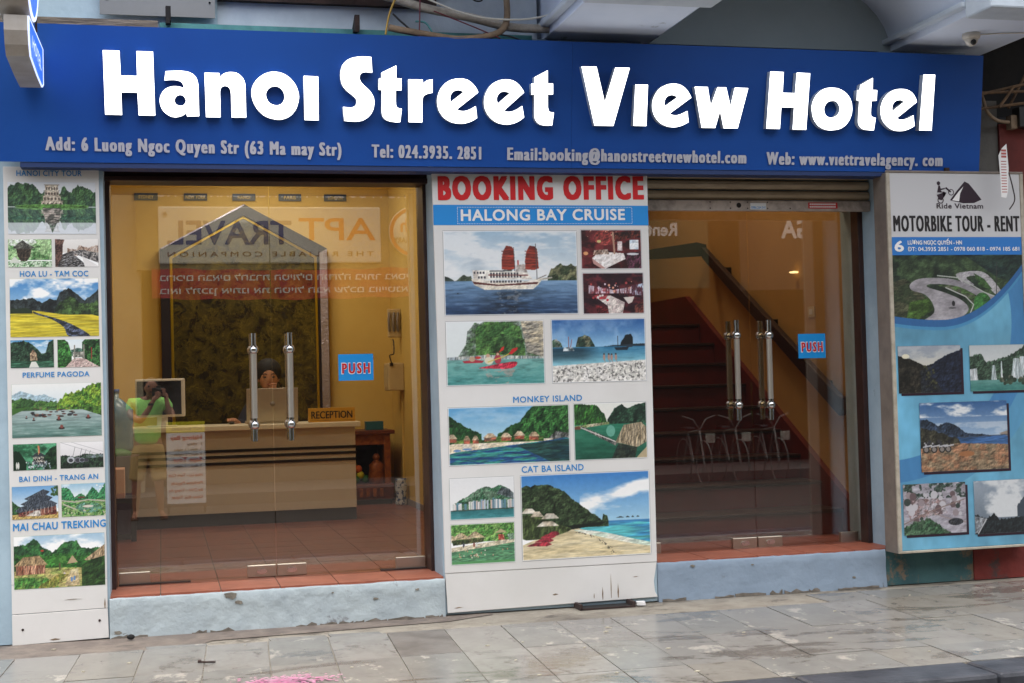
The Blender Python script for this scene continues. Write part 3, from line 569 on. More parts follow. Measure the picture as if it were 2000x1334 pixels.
LETTERS=[('H',[[(-0.2787,0.6172,1),(-0.1902,0.6173,1),(-0.1864,0.4812,1),(-0.0976,0.4809,1),(-0.0986,0.6175,1),(-0.0098,0.6172,1),(-0.0042,0.2643,1),(-0.0933,0.2644,1),(-0.0972,0.3903,1),(-0.1854,0.3893,1),(-0.1835,0.2645,1),(-0.2736,0.2654,1)]]),('a',[[(0.0576,0.5118,1),(0.0991,0.5144),(0.1482,0.5158),(0.1934,0.5067),(0.2234,0.4806),(0.2342,0.4425),(0.2349,0.4156,1),(0.2367,0.2664,1),(0.1704,0.2639,1),(0.1669,0.2824,1),(0.1401,0.2652),(0.1058,0.2576),(0.072,0.2658),(0.0404,0.292),(0.0248,0.3262),(0.024,0.3645),(0.0405,0.3993),(0.0672,0.421),(0.1013,0.4295),(0.1315,0.4276),(0.156,0.4202,1),(0.1525,0.4366),(0.1433,0.4536),(0.1208,0.4626),(0.0906,0.4645),(0.0499,0.4608,1)],[(0.133,0.3824),(0.1116,0.3723),(0.1026,0.351),(0.1109,0.33),(0.1353,0.321),(0.1563,0.3299),(0.1658,0.3516),(0.1552,0.3744)]]),('n',[[(0.2702,0.5088,1),(0.3515,0.5091,1),(0.3531,0.4841,1),(0.3694,0.5019),(0.3926,0.5129),(0.4157,0.5166),(0.4502,0.5118),(0.4807,0.4874),(0.4939,0.4568),(0.4962,0.4297,1),(0.4983,0.2635,1),(0.4171,0.2627,1),(0.4158,0.3891,1),(0.4123,0.4161),(0.401,0.4332),(0.3831,0.4385),(0.3646,0.4323),(0.3555,0.4147),(0.354,0.3915,1),(0.3556,0.2626,1),(0.2751,0.2618,1)]]),('o',[[(0.6518,0.525),(0.7025,0.5186),(0.7453,0.4944),(0.7803,0.4524),(0.7967,0.4019),(0.7952,0.3627),(0.779,0.3153),(0.7471,0.2774),(0.7037,0.2577),(0.6645,0.2562),(0.61,0.2708),(0.5675,0.305),(0.5409,0.3492),(0.5298,0.3956),(0.5362,0.4385),(0.5619,0.4799),(0.605,0.5121)],[(0.6587,0.4435),(0.6313,0.4331),(0.6123,0.4073),(0.6132,0.3781),(0.6304,0.3493),(0.6654,0.3356),(0.6948,0.3429),(0.7127,0.3648),(0.7161,0.3922),(0.7054,0.4212),(0.686,0.4383)]]),('i',[[(0.8268,0.5064,1),(0.9086,0.5046,1),(0.9097,0.2558,1),(0.8289,0.2562,1)]]),('S',[[(1.2166,0.6243,1),(1.2216,0.535,1),(1.182,0.5376),(1.1554,0.5287),(1.1477,0.5061),(1.1533,0.4839),(1.1741,0.4602),(1.2044,0.4329),(1.2271,0.3997),(1.2327,0.3661),(1.2276,0.3285),(1.2076,0.2906),(1.1731,0.2636),(1.135,0.2535),(1.097,0.2528),(1.058,0.2558,1),(1.0521,0.3353,1),(1.0937,0.3324),(1.1203,0.3412),(1.131,0.3639),(1.1243,0.3861),(1.1017,0.4062),(1.0678,0.4333),(1.0454,0.4662),(1.0381,0.5106),(1.0429,0.5553),(1.0612,0.5892),(1.0953,0.6125),(1.1408,0.6239),(1.1787,0.6261)]]),('t',[[(1.3628,0.58,1),(1.3622,0.5062,1),(1.3933,0.5059,1),(1.3932,0.4382,1),(1.3593,0.4374,1),(1.3591,0.369,1),(1.3629,0.3446),(1.3764,0.3347),(1.3945,0.3321,1),(1.3851,0.2545,1),(1.3531,0.2539),(1.3146,0.2607),(1.2916,0.2735),(1.2791,0.2958),(1.2773,0.3221,1),(1.2777,0.4377,1),(1.2597,0.438,1),(1.2611,0.5035,1),(1.2779,0.5051,1),(1.2773,0.5376,1)]]),('r',[[(1.4345,0.5024,1),(1.5185,0.5027,1),(1.5208,0.4794,1),(1.539,0.4957),(1.5584,0.503),(1.5771,0.5054,1),(1.5771,0.4287,1),(1.5429,0.4203),(1.5215,0.4028),(1.5164,0.3762,1),(1.5163,0.2562,1),(1.4361,0.2555,1)]]),('e',[[(1.8525,0.4372,1),(1.7224,0.3344,1),(1.7425,0.327),(1.7706,0.3265),(1.8028,0.3369),(1.8374,0.3563,1),(1.8457,0.2871,1),(1.811,0.2669),(1.7708,0.2544),(1.7346,0.2526),(1.6904,0.2599),(1.6484,0.2832),(1.6184,0.3214),(1.6065,0.3637),(1.6073,0.4024),(1.6243,0.4491),(1.6582,0.4886),(1.6981,0.509),(1.7381,0.515),(1.7822,0.5104),(1.8144,0.4907),(1.8387,0.4641)],[(1.7643,0.437,1),(1.6871,0.3771,1),(1.6823,0.3964),(1.687,0.4197),(1.7022,0.4394),(1.7282,0.4478),(1.7483,0.4452)]]),('e',[[(2.1324,0.4439,1),(2.0087,0.3334,1),(2.03,0.3271),(2.0586,0.3297),(2.0912,0.3437),(2.1214,0.364,1),(2.1334,0.2966,1),(2.0958,0.2703),(2.0549,0.2558),(2.0181,0.2524),(1.9691,0.2621),(1.9283,0.2887),(1.8998,0.3272),(1.8891,0.366),(1.8914,0.4089),(1.9094,0.4541),(1.9397,0.4899),(1.9801,0.5105),(2.0249,0.5175),(2.0657,0.5107),(2.0985,0.4901),(2.1212,0.4632)],[(2.0449,0.4367,1),(1.9719,0.3737,1),(1.9644,0.395),(1.9684,0.4185),(1.9846,0.4392),(2.0089,0.4468),(2.0314,0.4434)]]),('t',[[(2.2779,0.5779,1),(2.2786,0.5005,1),(2.3112,0.5002,1),(2.3118,0.4364,1),(2.2791,0.4344,1),(2.2798,0.3587,1),(2.287,0.3372),(2.2995,0.3303),(2.3182,0.3287,1),(2.3072,0.2518,1),(2.2691,0.2511),(2.2359,0.256),(2.211,0.2725),(2.1992,0.296),(2.1974,0.3176,1),(2.1966,0.4317,1),(2.1781,0.4332,1),(2.1776,0.4968,1),(2.1961,0.4984,1),(2.1958,0.5337,1)]]),('V',[[(2.4885,0.6065,1),(2.5824,0.6081,1),(2.6375,0.3945,1),(2.7022,0.6059,1),(2.7937,0.6067,1),(2.694,0.2564,1),(2.5742,0.2561,1)]]),('i',[[(2.8317,0.5076,1),(2.9118,0.5085,1),(2.9054,0.2595,1),(2.8224,0.2599,1)]]),('e',[[(3.1947,0.4378,1),(3.0551,0.3383,1),(3.0754,0.3292),(3.1011,0.328),(3.134,0.3379),(3.1705,0.3558,1),(3.1799,0.2884,1),(3.1463,0.2706),(3.1097,0.2587),(3.073,0.2556),(3.0289,0.2634),(2.9883,0.2848),(2.9586,0.32),(2.9433,0.3606),(2.9426,0.4048),(2.9583,0.4493),(2.9903,0.4891),(3.0355,0.5123),(3.0793,0.5192),(3.1197,0.5138),(3.155,0.4932),(3.1794,0.4647)],[(3.1046,0.4374,1),(3.0232,0.381,1),(3.02,0.3997),(3.0243,0.4236),(3.0404,0.4427),(3.0659,0.4508),(3.0879,0.4472)]]),('w',[[(3.2155,0.5039,1),(3.3013,0.5047,1),(3.3234,0.3885,1),(3.3655,0.5045,1),(3.4233,0.5049,1),(3.4539,0.3886,1),(3.4801,0.5046,1),(3.5694,0.5041,1),(3.5049,0.2565,1),(3.412,0.2548,1),(3.3861,0.363,1),(3.3552,0.2562,1),(3.2667,0.2557,1)]]),('H',[[(3.7158,0.6101,1),(3.8052,0.609,1),(3.8016,0.4812,1),(3.8867,0.4808,1),(3.8941,0.6079,1),(3.9851,0.6061,1),(3.9677,0.2555,1),(3.8765,0.2557,1),(3.8821,0.3923,1),(3.7946,0.3929,1),(3.7884,0.2577,1),(3.6977,0.2586,1)]]),('o',[[(4.1417,0.5205),(4.1895,0.5145),(4.2382,0.488),(4.2695,0.4474),(4.2811,0.3972),(4.2747,0.3465),(4.2482,0.2991),(4.2053,0.2676),(4.1498,0.2565),(4.1021,0.2586),(4.0539,0.2793),(4.0191,0.3199),(4.0037,0.3734),(4.0044,0.4163),(4.0247,0.4633),(4.0592,0.4981),(4.0982,0.5162)],[(4.1402,0.4401),(4.1088,0.4294),(4.0891,0.4003),(4.0887,0.3716),(4.1034,0.3449),(4.1355,0.3337),(4.1671,0.3426),(4.1883,0.3628),(4.1954,0.3918),(4.1845,0.4203),(4.1661,0.4361)]]),('t',[[(4.4193,0.5898,1),(4.42,0.514,1),(4.452,0.5131,1),(4.4501,0.4473,1),(4.4145,0.4448,1),(4.4116,0.3738,1),(4.415,0.3519),(4.4266,0.3436),(4.4475,0.339,1),(4.437,0.2608,1),(4.3992,0.2612),(4.3615,0.2663),(4.3384,0.2811),(4.3265,0.3011),(4.3245,0.3281,1),(4.3293,0.4429,1),(4.3113,0.4448,1),(4.3129,0.5098,1),(4.3297,0.5112,1),(4.3335,0.5422,1)]]),('e',[[(4.7343,0.4451,1),(4.597,0.3409,1),(4.6164,0.3311),(4.643,0.3316),(4.677,0.3418),(4.7134,0.3602,1),(4.724,0.2932,1),(4.6909,0.2755),(4.6532,0.2629),(4.6114,0.2588),(4.5655,0.2665),(4.5267,0.2896),(4.4952,0.3246),(4.4816,0.3684),(4.4815,0.4124),(4.4999,0.4602),(4.5345,0.4982),(4.5791,0.5196),(4.6283,0.5249),(4.6704,0.5184),(4.7036,0.4989),(4.7257,0.4688)],[(4.6439,0.4438,1),(4.5643,0.3837,1),(4.5606,0.4023),(4.5672,0.4312),(4.5855,0.4486),(4.6119,0.4553),(4.6291,0.453)]]),('l',[[(4.7755,0.6196,1),(4.8587,0.6211,1),(4.8468,0.2663,1),(4.7584,0.2658,1)]])]
for ch, polys in LETTERS:
    me = glyph_mesh(polys, .046); me.materials.clear()
    for v in me.vertices: v.co = Vector(SP(v.co.x, v.co.y, .004+.023+v.co.z))
    me.update()
    for p in me.polygons: p.material_index = 0 if p.normal.dot(SN) > .9 else 1
    link('letter', me, None, sg, label='glowing white letter '+{'i': 'dotless I'}.get(ch, ch), mats=[M['letter'], M['letside']])
PL = lambda u, v, k: SP(u, v, k)
for body, u0, v0, u1, v1, cap in [('Add: 6 Luong Ngoc Quyen Str (63 Ma may Str)', -.5989, .065, 1.0456, .0551, .0745), ('Tel: 024.3935. 2851', 1.2228, .049, 1.8817, .0448, .075), ('Email:booking@hanoıstreetvıewhotel.com', 2.0412, .0438, 3.5857, .0417, .0745), ('Web: www.vıettravelagency. com', 3.7217, .0366, 4.9597, .0405, .078)]:
    text(body, u0, u1, v0, cap, .008, M['smalltxt'], sg, bold=.014, smear=.075, space=1.3, dz=v1-v0, name='address_lettering', plane=PL)

# ------------------------------------------------------------------ round projecting signs at the left
def projecting(name, prof, x0, x1, label):
    t = thing(name, ((x0+x1)/2, max(p[0] for p in prof), min(p[1] for p in prof)), label, 'sign')
    c = (sum(p[0] for p in prof)/len(prof), sum(p[1] for p in prof)/len(prof))
    MB().prism(prof, x0, x1-.004, 'x').build('casing', M['roundrim'], t)
    s = lambda k: [(c[0]+(y-c[0])*k, c[1]+(z-c[1])*k) for y, z in prof]
    MB().ring(s(.985), s(.94), x1-.004, x1+.004, 'x').build('lit_rim', M['signrim'], t)
    MB().prism(s(.94), x1-.0035, x1+.002, 'x').build('lit_face', M['signlit'], t)
    return t, c
# lower sign: flat top, front edge curving back under
pr = [(-.45, 3.47), (-.98, 3.428), (-1.0, 3.40), (-1.01, 3.30), (-1.0, 3.23), (-.93, 3.17), (-.60, 3.145), (-.45, 3.14)]
pr = [(-.30, 3.50), (-1.05, 3.41), (-1.06, 3.36), (-1.05, 3.29), (-1.02, 3.235), (-.96, 3.19), (-.45, 3.19-.01), (-.30, 3.28)]
pr = [(-.22, 3.45), (-1.10, 3.41), (-1.10, 3.335), (-1.07, 3.27), (-1.02, 3.225), (-.62, 3.215), (-.3, 3.22), (-.22, 3.25)]
t, c = projecting('projecting_sign', pr, -.712, -.598, 'pale metal projecting sign with a lit blue face in front of the big sign')
tx, tf = text_raw('HOTEL')
tx[:, 0] /= tx[:, 0].max(); me = bpy.data.meshes.new('t'); me.from_pydata([(-.592, -.95+.55*p[0], 3.29+.09*p[1]) for p in tx], [], tf)
link('lettering', me, M['signrim'], t)
pr2 = [(-.95+.42*math.cos(a)*1.0, 3.86+.44*math.sin(a)) for a in [i*math.pi/16 for i in range(32)]]
projecting('projecting_sign', pr2, -.735, -.59, 'round projecting sign with a glowing blue face at the top left corner')
cable([(-.60, -.66, 3.62), (-.6, -.62, 3.54), (-.6, -.6, 3.45)], .006, M['rust'], 'short rusty chain between the two projecting signs', 'chain', 'chain')

# ------------------------------------------------------------------ glazed doors
def leaf(x0, x1, zb, zt, y, hx, hz0, hz1, patch, label, group, sticker=None, back=False):
    t = thing('glass_door', ((x0+x1)/2, y, zb), label, 'door', group)
    box('glass_pane', M['glass'], x0, x1, y-.005, y+.005, zb, zt, t)
    for (pa, pb) in patch:
        o = MB().box(pa, pb, y-.019, y+.019, zb-.003, zb+.068).build('patch_fitting', M['brushed'], t, bevel=.003)
        if abs(pa-hx) < .13 or abs(pb-hx) < .13:
            cxx = (pa+pb)/2; MB().prism([(cxx+.03*math.cos(q*math.pi/10), zb+.032+.017*math.sin(q*math.pi/10)) for q in range(20)], y-.025, y-.0195).prism([(cxx+.012*math.cos(q*math.pi/6), zb+.032+.012*math.sin(q*math.pi/6)) for q in range(12)], y-.028, y-.0255).build('lock', M['steel'], t)
    for s in (-1, 1):
        yy = y+s*.07; mm = M['steel'] if s < 0 else M['brass']
        hb_ = MB().tube([(hx, yy, hz0), (hx, yy, hz1)], .0185, 14).build('handle_bar', mm, t)
        if s < 0: MB().tube([(hx, yy-.0, hz0+.14), (hx, yy, hz1-.12)], .0192, 14).build('grip_sleeve', M['sleeve'], hb_)
        for hz in (hz0+.10, hz1-.10):
            MB().ball((hx, yy, hz), .031, 14).build('handle_knob', mm, hb_)
            MB().tube([(hx, yy, hz), (hx, y+s*.006, hz)], .012, 10).build('handle_mount', mm, hb_)
    if sticker:
        sx0, sx1, sz0, sz1 = sticker
        box('push_sticker', M['pushblue'], sx0, sx1, y-.0075, y-.0055, sz0, sz1, t, label='blue square sticker reading PUSH')
        a = (sx0+.022, sx1-.022, sz0+.045)
        text('PUSH', a[0]-.004, a[1]+.004, a[2]-.005, .072, y-.0085, M['txtwhite'], t, bold=.05, smear=.06, space=1.3)
        text('PUSH', a[0], a[1], a[2], .062, y-.0098, M['txtred'], t, bold=.012, smear=.05, space=1.42)
    return t
G1 = 'glass doors of the lobby'; G2 = 'glass doors of the stairway'
leaf(-.272, .662, .41, 2.80, .45, .548, 1.233, 1.89, [(-.265, -.085), (.488, .660)], 'left glass leaf of the lobby door, the one without a sticker', G1)
leaf(.666, 1.590, .41, 2.80, .45, .767, 1.232, 1.89, [(.668, .845), (1.40, 1.585)], 'right glass leaf of the lobby door with a blue push sticker', G1, (1.07, 1.288, 1.588, 1.752))
leaf(2.98, 3.829, .41, 2.66, .45, 3.703, 1.26, 1.922, [(2.99, 3.15), (3.655, 3.827)], 'left glass leaf of the stairway door, next to the white panel', G2)
leaf(3.833, 4.600, .41, 2.66, .45, 3.934, 1.256, 1.92, [(3.836, 4.01), (4.44, 4.57)], 'right glass leaf of the stairway door with a blue push sticker', G2, (4.175, 4.375, 1.66, 1.825))
# frames
fr = thing('door_frame', (.65, .4, .4), 'dark brown metal frame round the lobby glass doors', 'door frame')
box('post', M['frame'], -.345, -.275, .27, .50, .40, 2.83, fr, bevel=.004); box('post', M['frame'], 1.594, 1.66, .27, .50, .40, 2.83, fr, bevel=.004)
box('header', M['frame'], -.345, 1.66, .22, .52, 2.815, 3.4, fr, bevel=.004); box('header_rail', M['frame'], -.33, 1.62, .20, .40, 2.79, 2.82, fr, bevel=.004)
box('header_rail', M['frame'], -.33, 1.62, .16, .22, 2.89, 3.0, fr, bevel=.004)
f2r = thing('door_frame', (3.8, .4, .4), 'dark frame post and threshold edge of the stairway door', 'door frame')
box('post', M['frame'], 4.568, 4.606, .30, .40, .40, 2.75, f2r, bevel=.004); box('post', M['frame'], 2.93, 2.985, .27, .50, .40, 2.75, f2r)
for (a, b_) in ((-.265, .15), (1.3, 1.59)): tag(box('floor_plate', M['rust'], a, b_, .40, .44, .404, .411), 'thin dark metal strip on the threshold at the %s lobby hinge' % ('left' if a < 0 else 'right'), 'metal strip')
# roller shutter
box('light_blocker', M['plaster'], 2.966, 4.639, .24, .6, 2.70, 3.66, hb)  # unseen box behind the shutter, added to block light from the stairwell
sh = thing('roller_shutter', (3.8, .25, 2.6), 'rolled up brown metal shutter above the stairway door', 'shutter')
z = 2.70; k = 0
while z < 3.0:
    pts = [(.20, z+.002), (.188, z+.012), (.182, z+.03), (.186, z+.048), (.20, z+.058), (.215, z+.06), (.215, z)]
    MB().prism(pts, 2.97, 4.60, 'x').build('slat', M['slat'], sh); z += .0665
bb = box('bottom_bar', M['slatbar'], 2.97, 4.60, .175, .215, 2.625, 2.692, sh, bevel=.003)
MB().lathe((3.66, .172, 2.66), [(0, -.001), (.013, 0), (.017, .002)], 14, 'y').build('lock_hole', M['dark'], sh)
for x in (3.46, 3.6, 3.72, 3.86, 4.02): MB().lathe((x, .172, 2.64), [(0, -.002), (.005, 0)], 8, 'y').build('rivet', M['rust'], sh)
for x in (3.46, 3.6, 3.72, 3.86): MB().lathe((x, .172, 2.68), [(0, -.002), (.005, 0)], 8, 'y').build('rivet', M['rust'], sh)
o = box('sticker', M['txtwhite'], 3.74, 3.85, .1725, .1745, 2.633, 2.675, sh); 
text('0986.264.541', 3.745, 3.845, 2.637, .017, .1722, M['txtblue'], sh, bold=.01)
o = box('sticker', M['txtred'], 4.15, 4.36, .1725, .1745, 2.641, 2.68, sh)
for k in range(2):
    for q in range(14): MB().box(4.16+.0135*q, 4.17+.0135*q, .1716, .1724, 2.647+.017*k, 2.657+.017*k).build('printed_mark', M['txtwhite'], sh)

# ------------------------------------------------------------------ neighbour at the right
nb = thing('neighbour_building', (6.6, .3, 0), 'shabby red and teal walled building right of the hotel', 'building')
box('wall', M['tealwall'], 4.534, 5.17, .012, .5, .17, .404, nb, label='peeling teal wall foot under the motorbike sign'); box('wall', M['redwall'], 5.17, 9, .0, .5, .17, .9, nb, label='peeling red wall foot')
box('wall', M['greywall'], 5.26, 5.50, .06, .5, .9, 3.36, nb, label='bare grey cement strip'); box('wall', M['darkred'], 5.50, 9, .04, .5, .9, 3.2, nb, label='dark red upper wall')
box('recess', M['dark'], 5.385, 9, .51, .7, 3.2, 4.5, nb)
box('meter_box', M['black'], 5.60, 5.74, -.05, .04, 3.17, 3.3, nb); box('meter_box_stub', M['conduit2'], 5.555, 5.60, -.02, .04, 3.16, 3.25, nb)
for i, (a, b_, lab) in enumerate([((5.25, -.1, 3.36), (6.3, -.1, 3.62), 'upper rusty rod'), ((5.27, -.1, 3.375), (6.3, -.12, 3.46), 'middle rusty rod'), ((5.3, -.05, 3.28), (6.3, -.05, 3.44), 'lower rusty rod'), ((5.40, -.12, 3.28), (5.515, -.12, 3.42), 'short upright rod'), ((5.55, .0, 3.3), (5.85, -.05, 3.8), 'steep rod rising out of view')]):
    tag(MB().tube([a, ((a[0]+b_[0])/2, a[1]+.01, (a[2]+b_[2])/2-.01), b_], .010, 8).build('rod', M['bamboo']), lab+' crossing the dark gap right of the big sign', 'rod', 'rods in the dark gap')
cable([(5.30, -.05, 3.42), (5.33, -.05, 3.34), (5.36, -.04, 3.27), (5.44, -.02, 3.215), (5.55, .0, 3.205)], .012, M['conduit2'], 'curved grey conduit right of the big sign', 'conduit', 'conduit')
for k in range(4): cable([(5.25, .3, 3.27+.012*k), (5.8, .3, 3.26+.01*k), (6.4, .3, 3.28+.02*k)], .006, M['wireb'], ['lowest', 'second lowest', 'second highest', 'highest'][k]+' thin black cable of the bundle behind the rods', 'cable')['group'] = 'black cable bundle'

# ------------------------------------------------------------------ poster panels
def board(name, quad, y0, y1, label, cat='poster board'):
    t = thing(name, (sum(q[0] for q in quad)/4, y1, min(q[1] for q in quad)), label, cat)
    return t
lp = board('tour_poster', [(-.84, .16), (-.31, .17), (-.32, 2.82), (-.83, 2.82)], -.03, 0, 'narrow white tour poster left of the lobby door')
MB().prism([(-.826, .50), (-.315, .505), (-.322, 2.832), (-.836, 2.832)], -.014, -.001, 'y').build('panel', M['panel'], lp, bevel=.002)
MB().prism([(-.826, .165), (-.31, .175), (-.315, .339), (-.826, .333)], -.016, -.001, 'y').build('kick_board', M['panel'], lp, bevel=.002)
MB().prism([(-.826, .336), (-.315, .342), (-.315, .503), (-.826, .498)], -.0145, -.001, 'y').build('kick_board', M['panel'], lp, bevel=.002)
for q in ((-.77, .25), (-.36, .275)): MB().lathe((q[0], -.019, q[1]), [(0, 0), (.007, 0), (.007, .004)], 10, 'y').build('screw', M['rust'], lp)
bp = board('booking_poster', [(1.617, .18), (2.955, .18), (2.965, 2.83), (1.61, 2.82)], -.03, 0, 'wide white booking office poster between the two doors')
MB().prism([(1.622, .422), (2.957, .417), (2.967, 2.832), (1.60, 2.832)], -.022, -.001, 'y').build('panel', M['panel'], bp, bevel=.003)
MB().prism([(1.632, .185), (2.958, .20), (2.94, .235), (2.935, .30), (2.957, .415), (1.622, .420)], -.019, -.001, 'y').build('kick_board', M['panel'], bp, bevel=.003)
T = .0145
for body, x0, z0, x1, cap, dz, bo in [('HANOI CITY TOUR', -.765, 2.779, -.414, .032, .002, .02), ('HOA LU - TAM COC', -.755, 2.213, -.388, .032, 0, .02), ('PERFUME PAGODA', -.749, 1.648, -.391, .029, 0, .02), ('BAI DINH - TRANG AN', -.776, 1.068, -.354, .030, 0, .02), ('MAI CHAU TREKKING', -.813, .796, -.317, .042, .002, .028)]:
    text(body, x0, x1, z0, cap, -.0155, M['txtblue'], lp, bold=bo, dz=dz, space=1.08)
text('BOOKING OFFICE', 1.634, 2.941, 2.655, .145, -.0235, M['txtred'], bp, bold=.03, smear=.075, space=1.25, dz=.012)
box('blue_band', M['band'], 1.603, 2.965, -.0232, -.0215, 2.505, 2.628, bp)
text('HALONG BAY CRUISE', 1.771, 2.813, 2.530, .07, -.0242, M['txtwhite'], bp, bold=.03, space=1.1, dz=.008)
mb = MB()
for i in range(110):
    f = i/110; x = 1.75+1.11*f
    mb.box(x, x+.0055, -.0242, -.0235, 2.512+.004*f, 2.5148+.004*f); mb.box(x, x+.0055, -.0242, -.0235, 2.612+.004*f, 2.6148+.004*f)
for i in range(10):
    z = 2.514+i*.01; mb.box(1.75, 1.753, -.0242, -.0235, z, z+.0055); mb.box(2.857, 2.86, -.0242, -.0235, z+.004, z+.0095)
mb.build('dotted_border', M['txtwhite'], bp)['kind'] = 'stuff'
text('MONKEY ISLAND', 2.066, 2.502, 1.426, .037, -.0235, M['txtblue'], bp, bold=.02, space=1.08)
text('CAT BA ISLAND', 2.107, 2.50, 1.001, .039, -.0235, M['txtblue'], bp, bold=.02, space=1.08)
# light box with the motorbike poster
mbx = board('motorbike_sign', [(4.53, .4), (5.44, .4), (5.44, 2.81), (4.53, 2.81)], -.16, 0, 'blue and white motorbike tour sign in a metal box at the right')
box('box_side', M['boxside'], 4.530, 4.545, -.155, -.001, .405, 2.83, mbx); box('box_back', M['boxside'], 4.546, 5.515, -.14, -.002, .41, 2.825, mbx)
box('box_bottom', M['boxside'], 4.53, 5.525, -.155, -.001, .395, .4045, mbx)
for (a, b_, c_, d) in ((4.530, 4.556, .41, 2.83), (5.50, 5.525, .41, 2.83)): box('trim', M['trim'], a, b_, -.172, -.1555, c_, d, mbx, bevel=.003)
box('trim', M['trim'], 4.53, 5.525, -.172, -.1555, .394, .4095, mbx, bevel=.003); box('trim', M['boxside'], 4.53, 5.525, -.172, -.1555, 2.8305, 2.845, mbx, bevel=.003)
tag(box('sign_bracket', M['rust'], 4.97, 5.0, -.15, -.13, 2.845, 2.87), 'small rusty bracket on top of the motorbike sign', 'bracket')
box('header_print', mat('poster_header', 0xc4c3c4, .4), 4.557, 5.499, -.166, -.1555, 2.416, 2.83, mbx)
box('strip_print', mat('poster_strip', 0x2f74bc, .4), 4.557, 5.499, -.166, -.1555, 2.300, 2.4155, mbx)
Y = -.1672
text('Ride Vietnam', 4.886, 5.225, 2.601, .034, Y, M['purple'], mbx, bold=.02, space=1.05)
text('MOTORBIKE TOUR - RENT', 4.572, 5.488, 2.452, .102, Y, M['txtblack'], mbx, bold=.01, smear=.06, space=1.2)
text('6', 4.575, 4.642, 2.322, .07, Y, M['txtwhite'], mbx, bold=.03)
text('LƯƠNG NGỌC QUYẾN - HN', 4.67, 5.06, 2.367, .026, Y, M['txtwhite'], mbx, bold=.02, smear=.02)
text('ĐT: 04.3935 2851 - 0978 060 818 - 0974 185 681', 4.668, 5.48, 2.325, .026, Y, M['txtwhite'], mbx, bold=.012)
# logo: motorbike rider and hill
lg = MB()
lg.prism([(4.985, 2.655), (5.035, 2.715), (5.095, 2.778), (5.125, 2.765), (5.165, 2.72), (5.215, 2.66), (5.16, 2.638), (5.08, 2.636)], Y, Y+.001)
lg.build('hill_logo', M['purple'], mbx)
lg = MB(); lg.prism([(5.0, 2.655), (5.05, 2.712), (5.085, 2.745), (5.06, 2.70), (5.05, 2.648)], Y-.0012, Y-.0002); lg.build('hill_highlight', M['txtwhite'], mbx)
lg = MB()
def ringxz(mb, cx, cz, r, w_, y=Y, n=20):
    o_ = [(cx+r*math.cos(2*math.pi*i/n), cz+r*math.sin(2*math.pi*i/n)) for i in range(n)]; i_ = [(cx+(r-w_)*math.cos(2*math.pi*i/n), cz+(r-w_)*math.sin(2*math.pi*i/n)) for i in range(n)]
    mb.ring(o_, i_, y, y+.001)
ringxz(lg, 4.917, 2.655, .022, .006); ringxz(lg, 4.995, 2.707, .021, .005)
for P_ in ([(4.905, 2.66), (4.89, 2.69), (4.925, 2.70), (4.96, 2.705), (4.95, 2.685), (4.925, 2.655)], [(4.893, 2.705), (4.905, 2.75), (4.915, 2.75), (4.92, 2.73), (4.95, 2.735), (4.948, 2.728), (4.92, 2.72), (4.93, 2.705)], [(4.95, 2.735), (4.962, 2.74), (4.995, 2.712), (4.988, 2.705)], [(4.93, 2.702), (4.935, 2.712), (4.955, 2.706), (4.945, 2.68), (4.938, 2.68)]): lg.prism(P_, Y-.0011, Y-.0001)
lg.ball((4.906, Y, 2.765), .013, 10, (1, .1, 1)); lg.build('rider_logo', M['purple'], mbx)
# paper strip hanging from a wire
ps = thing('hanging_paper', (5.27, -.3, 2.6), 'torn white and red paper strip hanging in front of the motorbike sign', 'paper')
MB().prism([(5.265, 2.93), (5.29, 2.975), (5.325, 3.005), (5.335, 2.85), (5.325, 2.70), (5.31, 2.655), (5.275, 2.66), (5.272, 2.80)], -.30, -.298).build('strip', M['txtwhite'], ps)
for k in range(12): MB().box(5.28, 5.318, -.3012, -.3004, 2.69+.018*k, 2.695+.018*k).build('printed_line', mat('faded_red', 0xb05a54, .6) if k == 0 else bpy.data.materials['faded_red'], ps)
for k in range(3): MB().box(5.284, 5.32, -.3012, -.3004, 2.915+.02*k, 2.928+.02*k).build('printed_line', bpy.data.materials['faded_red'], ps)
cable([(5.335, -.3, 2.82), (5.36, -.3, 2.72), (5.37, -.3, 2.64), (5.33, -.3, 2.58)], .004, M['rust'], 'thin bent wire dangling from the hanging paper strip')

# rusty drips and scuffs on the lower board of the middle panel
for (x, z0, z1, w_) in ((2.60, .205, .285, .004), (2.655, .21, .36, .003), (2.70, .21, .30, .005), (2.545, .215, .25, .003), (2.30, .25, .262, .02), (1.70, .21, .218, .03), (2.82, .33, .336, .025)):
    MB().prism([(x, z1), (x-w_, z0+(z1-z0)*.4), (x-w_*.4, z0), (x+w_*.6, z0+.004), (x+w_, z0+(z1-z0)*.5)], -.0198, -.0191).build('rust_streak', M['conduit2'], bp)
for (x, z0, z1, w_) in ((-.60, .18, .192, .03), (-.50, .40, .404, .05), (-.33, .34, .40, .004)):
    MB().prism([(x, z1), (x-w_, z0+(z1-z0)*.4), (x-w_*.4, z0), (x+w_*.6, z0+.002), (x+w_, z0+(z1-z0)*.5)], -.0168, -.0161).build('rust_streak', M['conduit2'], lp)

